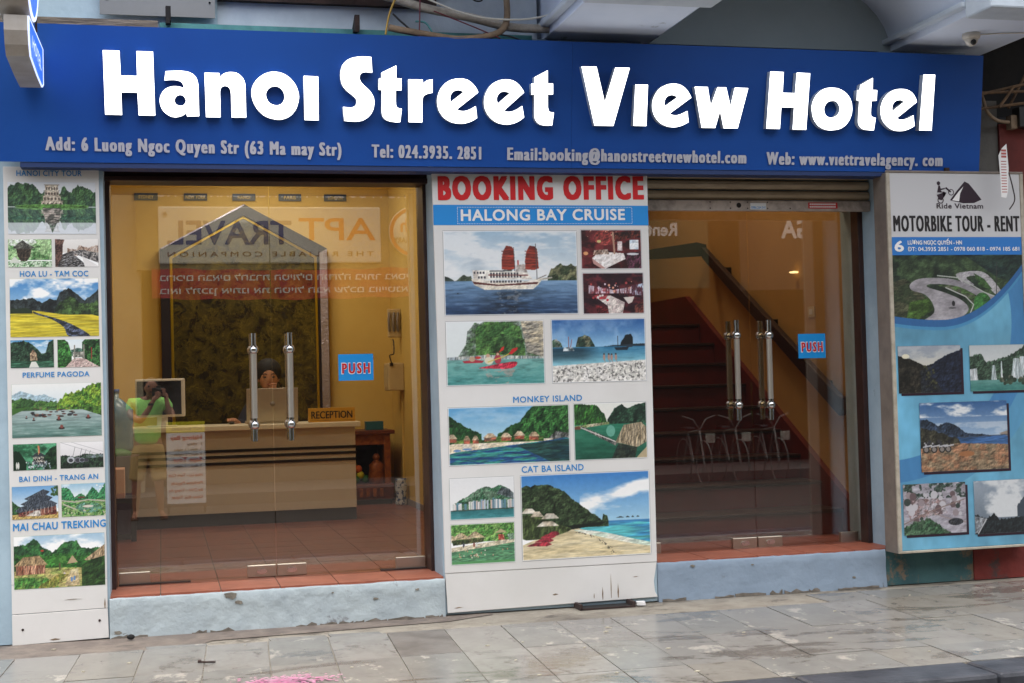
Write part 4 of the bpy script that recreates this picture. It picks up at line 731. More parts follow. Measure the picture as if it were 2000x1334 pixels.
# grimy broken line along the foot of the steps and chips on their faces
def grime(xa, xb, y, z0, seed, m):
    r = random.Random(seed); x = xa
    while x < xb:
        L = r.uniform(.05, .22); x2 = min(x+L, xb)
        if r.random() < .8:
            h = [z0+abs(r.gauss(.006, .008)) for _ in range(5)]
            pts = [(x, z0-.004)]+[(x+(x2-x)*i/4, h[i]) for i in range(5)]+[(x2, z0-.004)]
            MB().prism(pts, y, y+.01).build('grime_stain', m, hb)
        x = x2+r.uniform(0, .03)
gm = mat('foot_grime', 0x7a736a, .9, col2=0x5a544c, scale=20)
grime(-.30, 1.60, -.0335, Z, 4, gm); grime(2.99, 4.50, -.013, Z, 5, gm)
chip = mat('bare_mortar', 0x8a8478, .95, col2=0x6a655c, scale=20, bump=.4)
r_ = random.Random(11)
for (x, z, s, y) in [(.36, .37, .05, -.0262), (.41, .33, .03, -.0262), (-.26, .2, .03, -.0262), (-.22, .19, .02, -.0262), (1.2, .3, .02, -.0262), (1.45, .34, .015, -.0262), (.95, .35, .012, -.0262), (3.2, .375, .02, -.005), (4.3, .24, .015, -.005), (3.6, .36, .012, -.005)]:
    MB().prism([(x+s*r_.uniform(.5, 1)*math.cos(q*math.pi/5), z+s*.5*r_.uniform(.4, 1)*math.sin(q*math.pi/5)) for q in range(10)], y, y+.006).build('plaster_chip', chip, hb)

# ------------------------------------------------------------------ the printed photographs
G1c, G2c = 0x1f4a22, 0x3f7a38
YL = -.0160; YB = -.0236
def P_(name, rect, par, y, label, fn, w=300, seed=1, border=False, k=.95):
    h = max(20, int(w*(rect[3]-rect[1])/(rect[2]-rect[0]))); p = Pic(w, h, seed); fn(p)
    if border: p.border()
    return print_sheet(p, name, rect, y, par, label, k=k)
def palace(p, x, y, w, h, c=0xb8a690, d=0x5a4a40, tiers=3):
    for i in range(tiers):
        f = 1-.16*i; y1 = y-h*i/tiers; y0 = y-h*(i+1)/tiers
        p.poly([(x-w/2*f, y1), (x-w/2*f, y0), (x+w/2*f, y0), (x+w/2*f, y1)], c, 0xd8cab4, nx=30, ny=20)
        n = 5
        for q in range(n): p.ell(x-w*.4*f+w*.8*f*q/(n-1), y0+(y1-y0)*.6, w*.05, (y1-y0)*.26, d)
        p.line([(x-w/2*f-.01, y0), (x+w/2*f+.01, y0)], .006, 0x8a7868)
def f_tower(p):
    p.grad(0, .52, 0xdfe3ea, 0xe8e8ea); p.ridge([(0, .1), (.12, .0), (.3, .04), (.36, .2), (.6, .2), (.64, .06), (.72, .2), (.8, .05), (.88, .08), (1, .22)], .47, 0x24402c, 0x3f6a38, j=.03, nx=20, ny=10)
    palace(p, .5, .46, .24, .3); palace(p, .5, .17, .15, .12, tiers=1)
    p.ell(.5, .46, .42, .035, 0x4a7a30, 0x5f9440); p.refl(.48, .82, 0x7c9cb0, 1.0); p.ell(.5, .475, .42, .03, 0x4f8434, 0x3f7028)
    m = p.Y > .78; p.a[m] = p.a[m]*.25+p.c(0xdde3ec)*.75; p.ridge([(0, .66), (1, .66)], .72, 0x254a3a, 0x3a6650, j=.03); p.poly([(.39, .5), (.6, .5), (.58, .74), (.5, .9), (.42, .74)], 0xa89c92, 0x4a4a44, nx=14, ny=20); p.poly([(.46, .8), (.55, .8), (.5, .98)], 0x35503c, 0x8a8a84)
def f_pagoda(p):
    p.grad(0, .7, 0xdfeee0, 0xb8d8a8); p.fill(p.Y < .75, 0x3f7a3a, 0xa8d090, nx=10, ny=8, th=.42); p.ell(.3, .1, .35, .16, 0xe6ece6, 0xb8d0a8)
    for i in range(9): p.line([(.62+.04*i, .15+.02*(i % 3)), (.62+.04*i, .72)], .008, 0x6a8a50)
    p.poly([(.1, .32), (.25, .12), (.33, .02), (.42, .14), (.62, .3), (.55, .34), (.18, .34)], 0x6a6a60, 0x3e3e38); p.poly([(.18, .34), (.54, .34), (.5, .62), (.42, .8), (.3, .8), (.22, .62)], 0x2a241e, 0x4a3a30, nx=20, ny=10)
    p.fill(p.Y > .78, 0x5a8a58, 0xc8dcc0, nx=24, ny=18); p.poly([(.02, .85), (.14, .62), (.3, .85)], 0xd8dcd0)
def f_roofs(p):
    p.grad(0, .5, 0xf4f0ec, 0xe0dad4); p.poly([(0, 0), (.22, .02), (.18, .2), (.16, 1), (0, 1)], 0x3a2420, 0x6a4a40); p.ridge([(.28, .34), (.5, .38), (.55, .22), (.75, .3), (1, .22)], .6, 0x8a6a58, 0xc8b8ac, j=.02, nx=24)
    p.poly([(.3, .46), (1, .86), (1, .5), (.6, .38)], 0x9a9490, 0x2c2c30, nx=30, ny=20); p.poly([(.18, .55), (.35, .45), (.65, .85), (.68, 1), (.05, 1)], 0x54504e, 0x1e1e22, nx=30, ny=26, n=1)
    for i in range(60):
        x = .15+.5*p.r.rand(); y = .5+.5*p.r.rand(); p.line([(x, y), (x+.05, y-.02)], .007, 0xe0e0e4)
    p.poly([(.62, .62), (1, .98), (.68, 1)], 0xe8e4e2)
def f_rice(p):
    p.sm = True
    p.grad(0, .55, 0x2f7fce, 0x9fc8ea); p.clouds(0, .5, 1, 0xffffff, 3, 4, .47)
    p.ridge([(0, .36), (.1, .36), (.25, .34), (.36, .42), (.45, .34), (.52, .38), (.56, .24), (.66, .17), (.75, .26), (.84, .38), (.92, .3), (1, .2)], .7, 0x2c3638, 0x161c1e, j=.012, nx=16)
    p.ridge([(.5, .5), (.6, .36), (.68, .3), (.8, .44), (1, .4)], .68, 0x3f5f2c, 0x1c2a1c, j=.02); p.poly([(0, .6), (.25, .55), (.6, .62), (1, .66), (1, 1), (0, 1)], 0xc8b018, 0xdcc82c, nx=3, ny=30); p.ridge([(0, .52), (.2, .5), (.25, .55)], .6, 0x22301e, j=.02)
    p.poly([(.26, .56), (.32, .6), (.5, .68), (.7, .8), (.9, 1), (.66, 1), (.6, .84), (.46, .7), (.28, .61)], 0x4a5470, 0x20242c, nx=20, ny=20)
def f_cave(p):
    p.grad(0, .6, 0x3a8fd0, 0xe0f0f8); p.clouds(0, .5, .9); p.ridge([(0, .1), (.3, .02), (.45, .1), (.6, .3), (.72, .5), (.8, .5), (.88, .1), (1, 0)], .8, 0x12261c, 0x2c4a34); p.poly([(.45, .75), (.45, .5), (.52, .34), (.6, .5), (.62, .75)], 0xb89a78, 0x5a4030); p.fill(p.Y > .76, 0x1e4a34, 0x356a50, nx=6, ny=20); p.poly([(.48, .78), (.58, .78), (.66, 1), (.42, 1)], 0xe0e0d8)
def f_gate(p):
    p.grad(0, .6, 0xe0f0f8, 0xf0f0ec); p.ridge([(.3, .4), (.5, .3), (.7, .4)], .6, 0x5a7a70, 0x35584a); p.ridge([(0, .0), (.1, -.1), (.25, .1), (.33, .5)], 1, 0x1f4a1e, 0x3f8a38); p.ridge([(.58, .1), (.7, -.1), (1, -.1)], 1, 0x163018, 0x357032)
    p.poly([(.36, .65), (.36, .45), (.62, .45), (.62, .65)], 0xb8b4a8, 0x6a6a60); p.poly([(.38, .68), (.62, .68), (.98, 1), (.18, 1)], 0xd0b8b0, 0xb89a94); p.line([(.4, .7), (.4, .22)], .03, 0x8a867c); p.line([(.62, .7), (.62, .2)], .03, 0x8a867c); p.line([(.8, .7), (.8, .3)], .02, 0xb02c28)
def f_river(p):
    p.grad(0, .35, 0xf4f4f2, 0xdce8ee); p.ridge([(0, .2), (.1, .12), (.25, .22), (.35, .2), (.5, .28)], .4, 0x9ab8c8, 0xa8c4d0, j=.01); p.grad(.34, 1, 0xc8d4d8, 0x4a7a70, n=.3, nx=6, ny=40, c2=0xe0e8e8)
    p.ridge([(0, .3), (.12, .26), (.3, .32), (.5, .34), (.5, .36)], .5, 0x4a7a30, 0x2c5028); m = p.mask([(0, .44), (.2, .4), (.2, .62), (0, .6)]); p.ridge([(.5, .36), (.6, .2), (.75, .16), (.85, .04), (.95, .0), (1, .02)], .5, 0x3a6a20, 0x84a82c, j=.03, nx=24, ny=14); p.poly([(.7, .45), (1, .44), (1, .62)], 0x4f8028, 0x2f5020); p.poly([(0, .46), (.22, .42), (0, .58)], 0x3a6a28)
    for i in range(46):
        t = p.r.rand()**.6; y = .42+.2*t; x = .22+.5*p.r.rand(); q = .006+.012*t; p.ell(x, y, q*1.6, q*.9, [0x2a2624, 0x5a3028, 0x8a6a58, 0x303a44][i % 4])
    for x, y, q in [(.55, .84, .035), (.52, .68, .03), (.24, .68, .018), (.16, .64, .014), (.34, .6, .014), (.85, .66, .03)]: p.ell(x, y, q, q*.7, 0x2a2220); p.ell(x, y-.03, q*.5, q*1, 0x8a4038)
def f_crowd(p):
    p.fill(p.Y < 2, 0x1f5a38, 0x4aa070, nx=6, ny=5); p.ridge([(0, .25), (.15, .3), (.3, .7)], 1, 0x0c2414); p.ridge([(.7, .5), (.85, .2), (1, .1)], 1, 0x0c2414, 0x1c3c20); palace(p, .58, .8, .3, .42, 0x30383c, 0x14181a); p.poly([(.4, .5), (.58, .3), (.78, .5)], 0x2a3238); p.blobs(90, .3, .68, .85, .95, .01, .02, [0xd8dce0, 0x28303c, 0x8a98a8, 0x14181c]); p.line([(.58, .42), (.57, .05)], .012, 0xe0c060); p.line([(.59, .1), (.6, .35)], .03, 0xd0604c)
    for x in (.08, .12): p.ell(x, .82, .02, .14, 0xd8d8d0)
def f_cable(p):
    p.grad(0, 1, 0xf2f0f2, 0xd0ccd0); p.ridge([(0, .5), (.3, .55), (.6, .48), (1, .5)], 1, 0x28402c, 0x141c18, j=.03, nx=20); p.fill((p.Y > .5) & (p.Y < .62) & (p.X > .6), 0x6a7880, 0x4a6050)
    for i, x in enumerate((.24, .4, .5, .6)): p.line([(x+.1, .2+.05*i), (x+.04, .6)], .009, 0x6a6a70); p.ell(x, .68+.01*i, .09-.012*i, .13-.02*i, [0xb0b4bc, 0x6a6a74, 0x9aa0b0, 0x707078][i]); p.ell(x, .7, .05, .07, 0x34343c)
    p.line([(.0, .0), (.9, .5)], .006, 0x8a8a90); p.line([(.25, .0), (1, .4)], .006, 0x8a8a90)
def f_temple(p):
    p.grad(0, .7, 0x5f9fdc, 0xd8e8f2); p.ridge([(0, .45), (.15, .6), (.3, .7)], 1, 0x2c5a2c, 0x1c3c20); p.poly([(0, .86), (1, .8), (1, 1), (0, 1)], 0xc8a85c, 0xb09048); p.poly([(.12, .72), (.95, .6), (.97, .88), (.15, .92)], 0x5a2420, 0x8a5040, nx=20)
    for (x0, y0, x1, y1, h) in ((.05, .74, .98, .55, .16), (.18, .54, .88, .36, .13), (.26, .38, .82, .18, .13)): p.poly([(x0, y0), (x0+.16, y0-h*.8), (x1-.14, y1-h*.6), (x1, y1), (x1-.08, y1+.1), (x0+.1, y0+.06)], 0x2c3440, 0x454e5a, nx=30)
    p.poly([(.3, .9), (.5, .74), (.6, .74), (.62, .92)], 0xd0c8c0, 0x9a9088)
    for i in range(8): p.line([(.3+.08*i, .88-.01*i), (.3+.08*i, .72-.012*i)], .01, 0xd8c8b8)
    p.blobs(40, .86, .02, 1, .3, .01, .03, [0x2a4a24, 0x3f6a30])
def f_valley(p):
    p.grad(0, .4, 0x8fc0e0, 0xe8f0f0); p.clouds(0, .3); p.ridge([(0, .1), (.15, .12), (.3, .4), (.45, .3), (.55, .4), (.7, .1), (.85, .3), (1, .0)], .6, 0x1f6a40, 0x3a8a50, nx=14); p.poly([(0, .5), (1, .5), (1, 1), (0, 1)], 0x3a7a38, 0x88a860, nx=14, ny=16); p.ell(.62, .74, .3, .16, 0x5a9080, 0x4a8050); p.line([(0, .5), (.3, .56), (.6, .5), (1, .56)], .03, 0xb8b0a0); p.line([(.05, .62), (.35, .8), (.25, .98)], .03, 0xc0b8a4); p.ell(.45, .42, .09, .03, 0x6a3a30); p.ell(.6, .7, .12, .04, 0xd8d0c0); p.blobs(60, 0, .8, 1, 1, .01, .03, [0x2a5a24, 0x6aa040, 0x8ab860, 0xc8c0a0]); p.blobs(4, .78, .0, .95, .2, .01, .03, [0xf0f0e8])
def f_village(p):
    p.sm = False
    p.grad(0, .5, 0x9cc4e2, 0xeef2f4); p.clouds(0, .35, 1, 0xffffff, 3, 4, .42); p.ridge([(0, .16), (.12, .18), (.22, .04), (.3, .2), (.42, .32), (.55, .16), (.68, .12), (.76, .28), (.85, .3), (1, .26)], .6, 0x1f4226, 0x2e6a30, nx=16, j=.02); p.ridge([(0, .34), (.3, .38), (.5, .36), (.75, .42), (1, .36)], .75, 0x357a28, 0x1f4c1e, j=.03)
    p.poly([(0, .66), (.4, .62), (1, .66), (1, 1), (0, 1)], 0x8a9a48, 0xb8a860, nx=14, ny=14); p.poly([(.0, .78), (.35, .8), (.5, 1), (0, 1)], 0x3a7a2c, 0x6a8a3a, nx=20); p.poly([(.62, .68), (.7, .66), (.72, .98), (.55, .98)], 0xd8c898, 0xc0a878); p.ridge([(.74, .6), (.85, .5), (1, .45)], 1, 0x2a4a1e, 0x1a3418, j=.03)
    p.poly([(0, .56), (.1, .4), (.28, .38), (.37, .56)], 0xa88a60, 0x8a6c48, nx=30); p.poly([(.02, .56), (.34, .56), (.34, .72), (.02, .74)], 0x7a4430, 0xc89070, nx=40, ny=6); p.poly([(.58, .56), (.64, .4), (.7, .54)], 0xb89c74); p.poly([(.77, .5), (1, .22), (1, .44), (.8, .52)], 0xb09470, 0x8a7050, nx=40)
    p.line([(.5, .64), (.5, .48)], .02, 0x5a4a30); p.blobs(16, .44, .42, .56, .52, .01, .03, [0x2f6a24, 0x4a8a34])
    for x, y in ((.53, .8), (.56, .78), (.55, .76), (.63, .86), (.66, .84)): p.ell(x, y, .012, .045, [0xd8c8c8, 0x5a8ac8][x > .6])
    p.ell(.31, .29, .018, .018, 0xc82820); p.poly([(.28, .94), (.5, .74), (.6, .76), (.44, 1), (.26, 1)], 0x9a8a3a, 0x6a7a2a, nx=30)
for nm, fn, lab, r in [('tower', f_tower, 'photograph of an old stone tower mirrored in a green lake', [-0.813, 2.453, -0.341, 2.745]), ('pagoda', f_pagoda, 'photograph of a small pagoda on a pillar over a lotus pond', [-0.815, 2.267, -0.583, 2.423]), ('roofs', f_roofs, 'photograph of a street packed with grey conical hats', [-0.565, 2.268, -0.331, 2.424]), ('rice', f_rice, 'photograph of yellow rice fields below dark karst hills', [-0.81, 1.875, -0.335, 2.202]), ('cave', f_cave, 'photograph of a shrine by dark cliffs and green water', [-0.811, 1.703, -0.581, 1.858]), ('gate', f_gate, 'photograph of a temple gate at the end of a bridge', [-0.561, 1.701, -0.332, 1.857]), ('river', f_river, 'photograph of many rowing boats on a wide river', [-0.809, 1.313, -0.33, 1.612]), ('crowd', f_crowd, 'photograph of a crowd in front of a dark pagoda', [-0.806, 1.132, -0.575, 1.278]), ('cablecar', f_cable, 'photograph of cable cars over a dark wood', [-0.555, 1.134, -0.324, 1.28]), ('temple', f_temple, 'photograph of a temple with three sweeping dark roofs', [-0.816, 0.86, -0.571, 1.042]), ('valley', f_valley, 'photograph of a green valley with winding ponds', [-0.553, 0.863, -0.317, 1.046]), ('village', f_village, 'photograph of thatched village houses below green hills', [-0.811, 0.473, -0.326, 0.766])]:
    w_ = 340 if r[2]-r[0] > .3 else 200
    P_('photo_print', r, lp, YL, lab, fn, w_, seed=len(nm)*7+ord(nm[0]))
def f_ship(p):
    p.grad(0, .6, 0x9cc0dc, 0xe8ecee); p.clouds(0, .55, .85, 0xf0f2f4, 3, 6, .42); p.clouds(0, .5, .4, 0x8fa8c0, 4, 7, .56); p.ridge([(0, .53), (.05, .56), (.08, .6)], .62, 0x2c3a34, 0x1c2824, j=.005); p.ridge([(.08, .6), (.14, .53), (.2, .54), (.21, .6)], .62, 0x2e3c34, 0x4a5a44, j=.01); p.ridge([(.77, .57), (.8, .45), (.86, .41), (.92, .4), (1, .42)], .6, 0x6a6a48, 0x2f4028, j=.02, nx=20, ny=14); p.line([(.72, .58), (.8, .56)], .012, 0xb0a898)
    p.grad(.595, 1, 0x6f9cc8, 0x14305c, n=.35, nx=10, ny=50, c2=0x8fb4dc); k = (np.clip(1.1-abs(p.X-.48)/.26, 0, 1)*np.clip((p.Y-.68)*14, 0, 1)*np.clip((p.noise(14, 30)-.3)*3, 0, 1)*.62)[..., None]; p.a = p.a*(1-k); m = (abs(p.X-.48) < .2*(1.2-p.Y)) & (p.Y > .7) & (p.noise(34, 40) > .64); p.a[m] = p.a[m]*.6+p.c(0xb0a8a0)*.4
    p.poly([(.2, .57), (.4, .6), (.62, .6), (.74, .56), (.7, .64), (.66, .695), (.3, .7), (.22, .64)], 0xe8dcc8, 0xf4ece0); p.poly([(.21, .6), (.4, .64), (.7, .61), (.69, .635), (.4, .655), (.22, .63)], 0x5a2420); p.poly([(.21, .47), (.48, .47), (.62, .5), (.66, .58), (.22, .58)], 0xf0eae0, 0xd8ccc0); p.poly([(.53, .49), (.54, .41), (.6, .4), (.62, .5)], 0xf4f0ea, 0xa89890)
    for y, x0, x1 in ((.5, .22, .32), (.555, .25, .32), (.51, .34, .56), (.545, .34, .6), (.605, .34, .6)):
        n = int((x1-x0)/.022)
        for i in range(n): p.poly([(x0+.022*i, y-.014), (x0+.022*i+.013, y-.014), (x0+.022*i+.013, y+.012), (x0+.022*i, y+.012)], 0x3a3a44)
    p.line([(.33, .525), (.62, .53)], .006, 0x7a2c24); p.line([(.34, .48), (.5, .475)], .008, 0x3a4448)
    for x, w in ((.485, 0), (.66, .0)):
        p.poly([(x-.055, .46), (x-.057, .36), (x-.045, .25), (x-.02, .18), (x+.02, .19), (x+.035, .22), (x+.045, .45), (x+.01, .47)] if not w else [], 0xa03020, 0x74221a, nx=6, ny=24)
        for i in range(6): p.line([(x-.055, .42-.035*i), (x+.04, .43-.035*i)], .004, 0x5a1814)
    p.line([(.69, .58), (.685, .16)], .005, 0x4a4a50); p.line([(.525, .48), (.52, .2)], .004, 0x4a4a50); p.line([(.55, .4), (.55, .36)], .01, 0xc02820); p.line([(.7, .57), (.76, .53)], .005, 0x6a5a50); p.ell(.1, .74, .005, .005, 0x1c1c20)
def f_bed(p):
    p.fill(p.Y < 2, 0x6a1c20, 0x28080c, nx=5, ny=5); p.ell(.4, .2, .18, .2, 0x8a2c28, 0xa8403a); p.poly([(.5, .1), (1, .0), (1, .2), (.55, .26)], 0x5a2018, 0x1c0a0c, nx=20); p.poly([(.18, .72), (.3, .56), (.72, .6), (.76, .72), (.4, .98)], 0xe8dcd8, 0xf4ecea); p.poly([(.18, .72), (.4, .98), (.35, 1), (.2, .86)], 0xc89088); p.poly([(.22, .52), (.44, .5), (.46, .62), (.2, .64)], 0x8a6a5a, 0xd8c8b8, nx=20); p.poly([(.8, .26), (.95, .26), (.95, .5), (.8, .5)], 0xc8d8e8, 0xf0f4f8); p.poly([(.6, .3), (.68, .3), (.68, .54), (.6, .54)], 0xc8b0b0, 0xe8d8d8); p.line([(.53, .08), (.55, .6)], .03, 0xb88a70)
    p.ell(.08, .6, .04, .045, 0xf0a060); p.ell(.3, .3, .035, .035, 0xe0d080); p.poly([(.7, .6), (1, .55), (1, 1), (.78, 1)], 0x2c1218, 0x5a2a40, nx=20); p.ell(.85, .62, .1, .03, 0xd8d8e0); p.blobs(12, .1, .0, .9, .2, .004, .01, [0xf0b080, 0xffd0a0])
def f_dining(p):
    p.fill(p.Y < 2, 0x5a1820, 0x200a14, nx=6, ny=6); p.poly([(.1, .3), (.5, .42), (1, .3), (1, .5), (.1, .5)], 0x8a3038, 0xc8b8c8, nx=30, ny=6); p.blobs(26, .1, .2, .9, .5, .006, .02, [0xf0a080, 0xe8d0e0, 0xc04040]); p.poly([(.8, .32), (1, .26), (1, .56), (.8, .54)], 0xb8c8e0, 0x4a2030, nx=16)
    for i in range(10): p.line([(.6+.04*i, .55), (.6+.04*i, .34)], .01, 0x5a2028)
    p.poly([(.2, .58), (.45, .55), (.68, .72), (.64, 1), (.42, 1), (.4, .8)], 0xe8dcd4, 0xc8b4b0); p.poly([(.66, .6), (.84, .58), (.8, .72), (.74, .76)], 0xe0d4cc); p.blobs(20, .15, .55, .45, .62, .01, .02, [0xe8e0dc, 0xb03038]); p.poly([(.2, .78), (.4, .86), (.4, 1), (.24, 1)], 0x7a1c20, 0x3a0c10); p.ell(.4, .66, .02, .03, 0xe02030); p.ell(.3, .62, .02, .02, 0xe02030); p.poly([(.84, .8), (1, .7), (1, 1), (.84, 1)], 0x6a3028, 0x3a181c)
    p.border(0x707078, 1)
def f_kayak(p):
    p.sm = True
    p.grad(0, .6, 0xe8eef0, 0xdfe8e8); p.ridge([(.1, .58), (.2, .38), (.22, .18), (.3, .04), (.45, .0), (1, -.1)], .62, 0x7a8a80, 0x3f5f38, nx=14, ny=12, j=.02); p.ridge([(.3, .1), (.45, .0), (.6, .02), (.75, .1), (.8, .4)], .55, 0x2f5a28, 0x4f8038, nx=14, ny=10, j=.04); p.poly([(.76, 0), (1, 0), (1, .58), (.82, .5)], 0xc8b898, 0x8a8478, nx=12, ny=16); p.poly([(.46, .5), (.55, .2), (.8, .3), (.72, .55)], 0x1f3c1c, 0x3a6030)
    p.poly([(0, .56), (.4, .53), (1, .57), (1, .62), (0, .62)], 0xb8b8b0, 0x8a98a0, nx=40, ny=8); p.grad(.6, 1.01, 0x6fb4ac, 0x2f8a88, n=.35, nx=9, ny=30, c2=0x9ad0c8); m = p.mask([(.35, .75), (.7, .75), (.62, .98), (.46, .98)]) & (p.noise(16, 34) > .56); p.a[m] = p.a[m]*.5+p.c(0xd8988c)*.5
    p.poly([(.33, .73), (.5, .68), (.7, .64), (.7, .71), (.62, .75), (.4, .74)], 0xc81c34, 0xe0304a); p.poly([(.16, .62), (.28, .6), (.38, .62), (.36, .65), (.18, .65)], 0xb82838); p.ell(.52, .6, .035, .07, 0xb83040); p.ell(.52, .51, .022, .03, 0x4a2c20); p.ell(.52, .52, .014, .02, 0xe0b090); p.ell(.43, .62, .045, .06, 0xe0d8b8); p.ell(.42, .54, .02, .028, 0xd0a080); p.line([(.42, .64), (.58, .56), (.66, .5)], .01, 0xd8c040); p.poly([(.63, .52), (.67, .44), (.725, .42), (.72, .46), (.66, .53)], 0xd81c20); p.poly([(.53, .5), (.56, .42), (.59, .4), (.58, .46)], 0xd82420); p.ell(.32, .57, .03, .02, 0xd03028); p.ell(.26, .59, .03, .04, 0xc0a080)
def f_bay(p):
    p.grad(0, .45, 0x1650a0, 0x8fc8f0); p.clouds(0, .4, .3, 0xc0e0ff, 4, 3, .5); p.ridge([(0, .32), (.05, .3), (.1, .36), (.12, .46)], .5, 0x2f4a38, 0x8a8a80); p.ridge([(.25, .46), (.28, .3), (.35, .25), (.41, .3), (.46, .45)], .47, 0x1f3428, 0x6a6a50, nx=16, j=.01); p.ridge([(.73, .4), (.78, .27), (.84, .24), (.86, .3), (.84, .42), (.86, .44)], .48, 0x10181c, j=.01); p.ridge([(.55, .44), (.7, .42), (1, .4)], .44, 0x1c2c38, j=.004); p.grad(.44, .74, 0x1a6a9c, 0x8fd8e8, n=.2, nx=6, ny=30, c2=0xa8e0f0); k = (np.clip((.52-p.X)*5, 0, 1)*np.clip((.7-p.Y)*9, 0, 1)*(p.Y > .455)*.5)[..., None]; p.a = p.a*(1-k)
    p.poly([(.66, .46), (.82, .45), (.8, .5), (.68, .5)], 0x182430); p.line([(.7, .45), (.7, .28)], .006, 0x202830); p.poly([(.12, .5), (.24, .5), (.22, .44), (.13, .44)], 0xc8d0d4, 0x4a5a64); p.line([(.18, .45), (.18, .28)], .006, 0xa04038); p.line([(.2, .44), (.215, .32)], .006, 0xa04038); p.line([(.8, .44), (.85, .44)], .02, 0x203040)
    p.poly([(0, .73), (1, .66), (1, 1), (0, 1)], 0xe8e4e0, 0xdcd8d0); k = (p.noise(60, 40, 2) > .64) & (p.Y > .74-.06*p.X+.02); p.a[k] = p.a[k]*.5
    for x, y in ((.55, .61), (.6, .61), (.63, .615), (.675, .61)): p.ell(x, y, .012, .05, 0xb88a78); p.ell(x, y-.05, .009, .014, 0x3a2a24); p.line([(x, y+.03), (x+.012, y+.08)], .006, 0xb08470)
def f_monkey(p):
    p.sm = True
    p.grad(0, .6, 0x4a9cd8, 0xb8dcec); p.clouds(0, .4, .25); p.ridge([(0, .12), (.05, .2), (.12, .32), (.2, .4), (.27, .46)], .66, 0x1f5024, 0x123216, j=.02, nx=24); p.ridge([(.4, .5), (.48, .38), (.58, .28), (.65, .1), (.72, .0), (1, -.1)], .62, 0x2f6a2c, 0x123818, j=.02, nx=26, ny=12); p.poly([(.8, .62), (.88, .46), (1, .5), (1, .64)], 0x8a8a88, 0x3a3c3a, nx=30); p.poly([(0, .64), (.3, .58), (.8, .58), (.82, .62), (.5, .68), (.3, .72), (.1, .76), (0, .78)], 0xe8dcc8, 0xd8c4a4); p.ridge([(.05, .56), (.4, .54), (.78, .52)], .62, 0x2c5a20, 0x5a7a30, j=.03)
    for x, y, s in ((.03, .5, .045), (.15, .53, .03), (.22, .53, .03), (.34, .5, .06), (.47, .5, .05), (.58, .48, .05), (.7, .5, .05)): p.poly([(x-s, y+.04), (x-s*.3, y-.04), (x+s*.3, y-.04), (x+s, y+.04)], 0xc8b090, 0xa88a68); p.poly([(x-s*.8, y+.04), (x+s*.8, y+.04), (x+s*.8, y+.1), (x-s*.8, y+.1)], 0xa85038, 0x6a4a38)
    p.grad(.86, 1.01, 0x1f6a8a, 0x1c5a80); p.poly([(0, .8), (.3, .72), (.8, .62), (1, .6), (1, 1), (0, 1)], 0x2c8a80, 0x1a4a84, nx=8, ny=26, n=1); p.poly([(.55, .68), (1, .6), (1, 1), (.85, 1)], 0x12343c, 0x1c4440, nx=9, ny=20); p.ell(.07, .74, .03, .02, 0x5a8ac8); p.ell(.15, .72, .04, .015, 0x5a8ac8)
def f_bridge(p):
    p.grad(0, .5, 0xe8e8e0, 0xf0ece4); p.ridge([(0, .0), (.2, .02), (.32, .06), (.42, .22), (.46, .36)], .38, 0x2f6a24, 0x1c401c, j=.02, nx=20); p.ridge([(.46, .3), (.56, .1), (.66, .04), (.74, .12), (.8, .08), (.9, .04), (1, .0)], .42, 0x2a5038, 0x14281e, j=.01, nx=14); p.grad(.38, 1.01, 0x1f7a5a, 0x104c38, n=.2, nx=5, ny=20, c2=0x5aa888); p.poly([(0, .4), (.3, .36), (.48, .34), (.48, .38), (.1, .44)], 0xc8b89c, 0x7a8a50); p.ell(.5, .5, .06, .1, 0x5aa890); p.poly([(.08, .42), (.14, .42), (.6, .7), (.56, .76), (.3, .58)], 0x7a746c, 0x3a3c3c, nx=40, ny=10); p.line([(.1, .43), (.58, .7)], .012, 0xd8d0c8)
    p.poly([(.56, .7), (.68, .4), (.92, .36), (1, .46), (1, .7), (.86, .8)], 0xa89678, 0x7a6a50, nx=40, ny=8); p.poly([(.6, .72), (.86, .8), (.82, 1), (.5, 1)], 0x2a3428, 0x182420); p.poly([(.86, .96), (1, .78), (1, 1), (.84, 1)], 0xb8a47c); p.poly([(.0, .42), (.08, .4), (.1, .46), (0, .46)], 0x6a3c2c)
def f_town(p):
    p.grad(0, .8, 0xe8e8ea, 0xf0f0f0); p.ridge([(.05, .62), (.25, .46), (.42, .3), (.55, .24), (.66, .26), (.78, .2), (.88, .28), (1, .42)], .8, 0x2f6040, 0x5a7a60, j=.015, nx=16); p.poly([(.72, .4), (.8, .26), (.92, .3), (1, .44), (1, .56)], 0x5a6468, 0x2c383c, nx=20)
    for i in range(44):
        x = .05+.93*p.r.rand(); t = abs(x-.65); h = .2-.15*t+.06*p.r.rand(); y = .76; p.poly([(x, y), (x, y-h), (x+.03, y-h), (x+.03, y)], [0xe8e4e0, 0xc0d0e0, 0xd8b8a8, 0x8aa8c8, 0xf0ece8, 0x4a8098][p.r.randint(6)]); p.line([(x+.02, y-h+.02), (x+.02, y)], .006, 0x7a8490)
    p.grad(.78, 1.01, 0x1f6a70, 0x3a98a0, n=.2, nx=8, ny=20, c2=0x7ac0c8); p.line([(0, .78), (1, .76)], .012, 0x2c3c38)
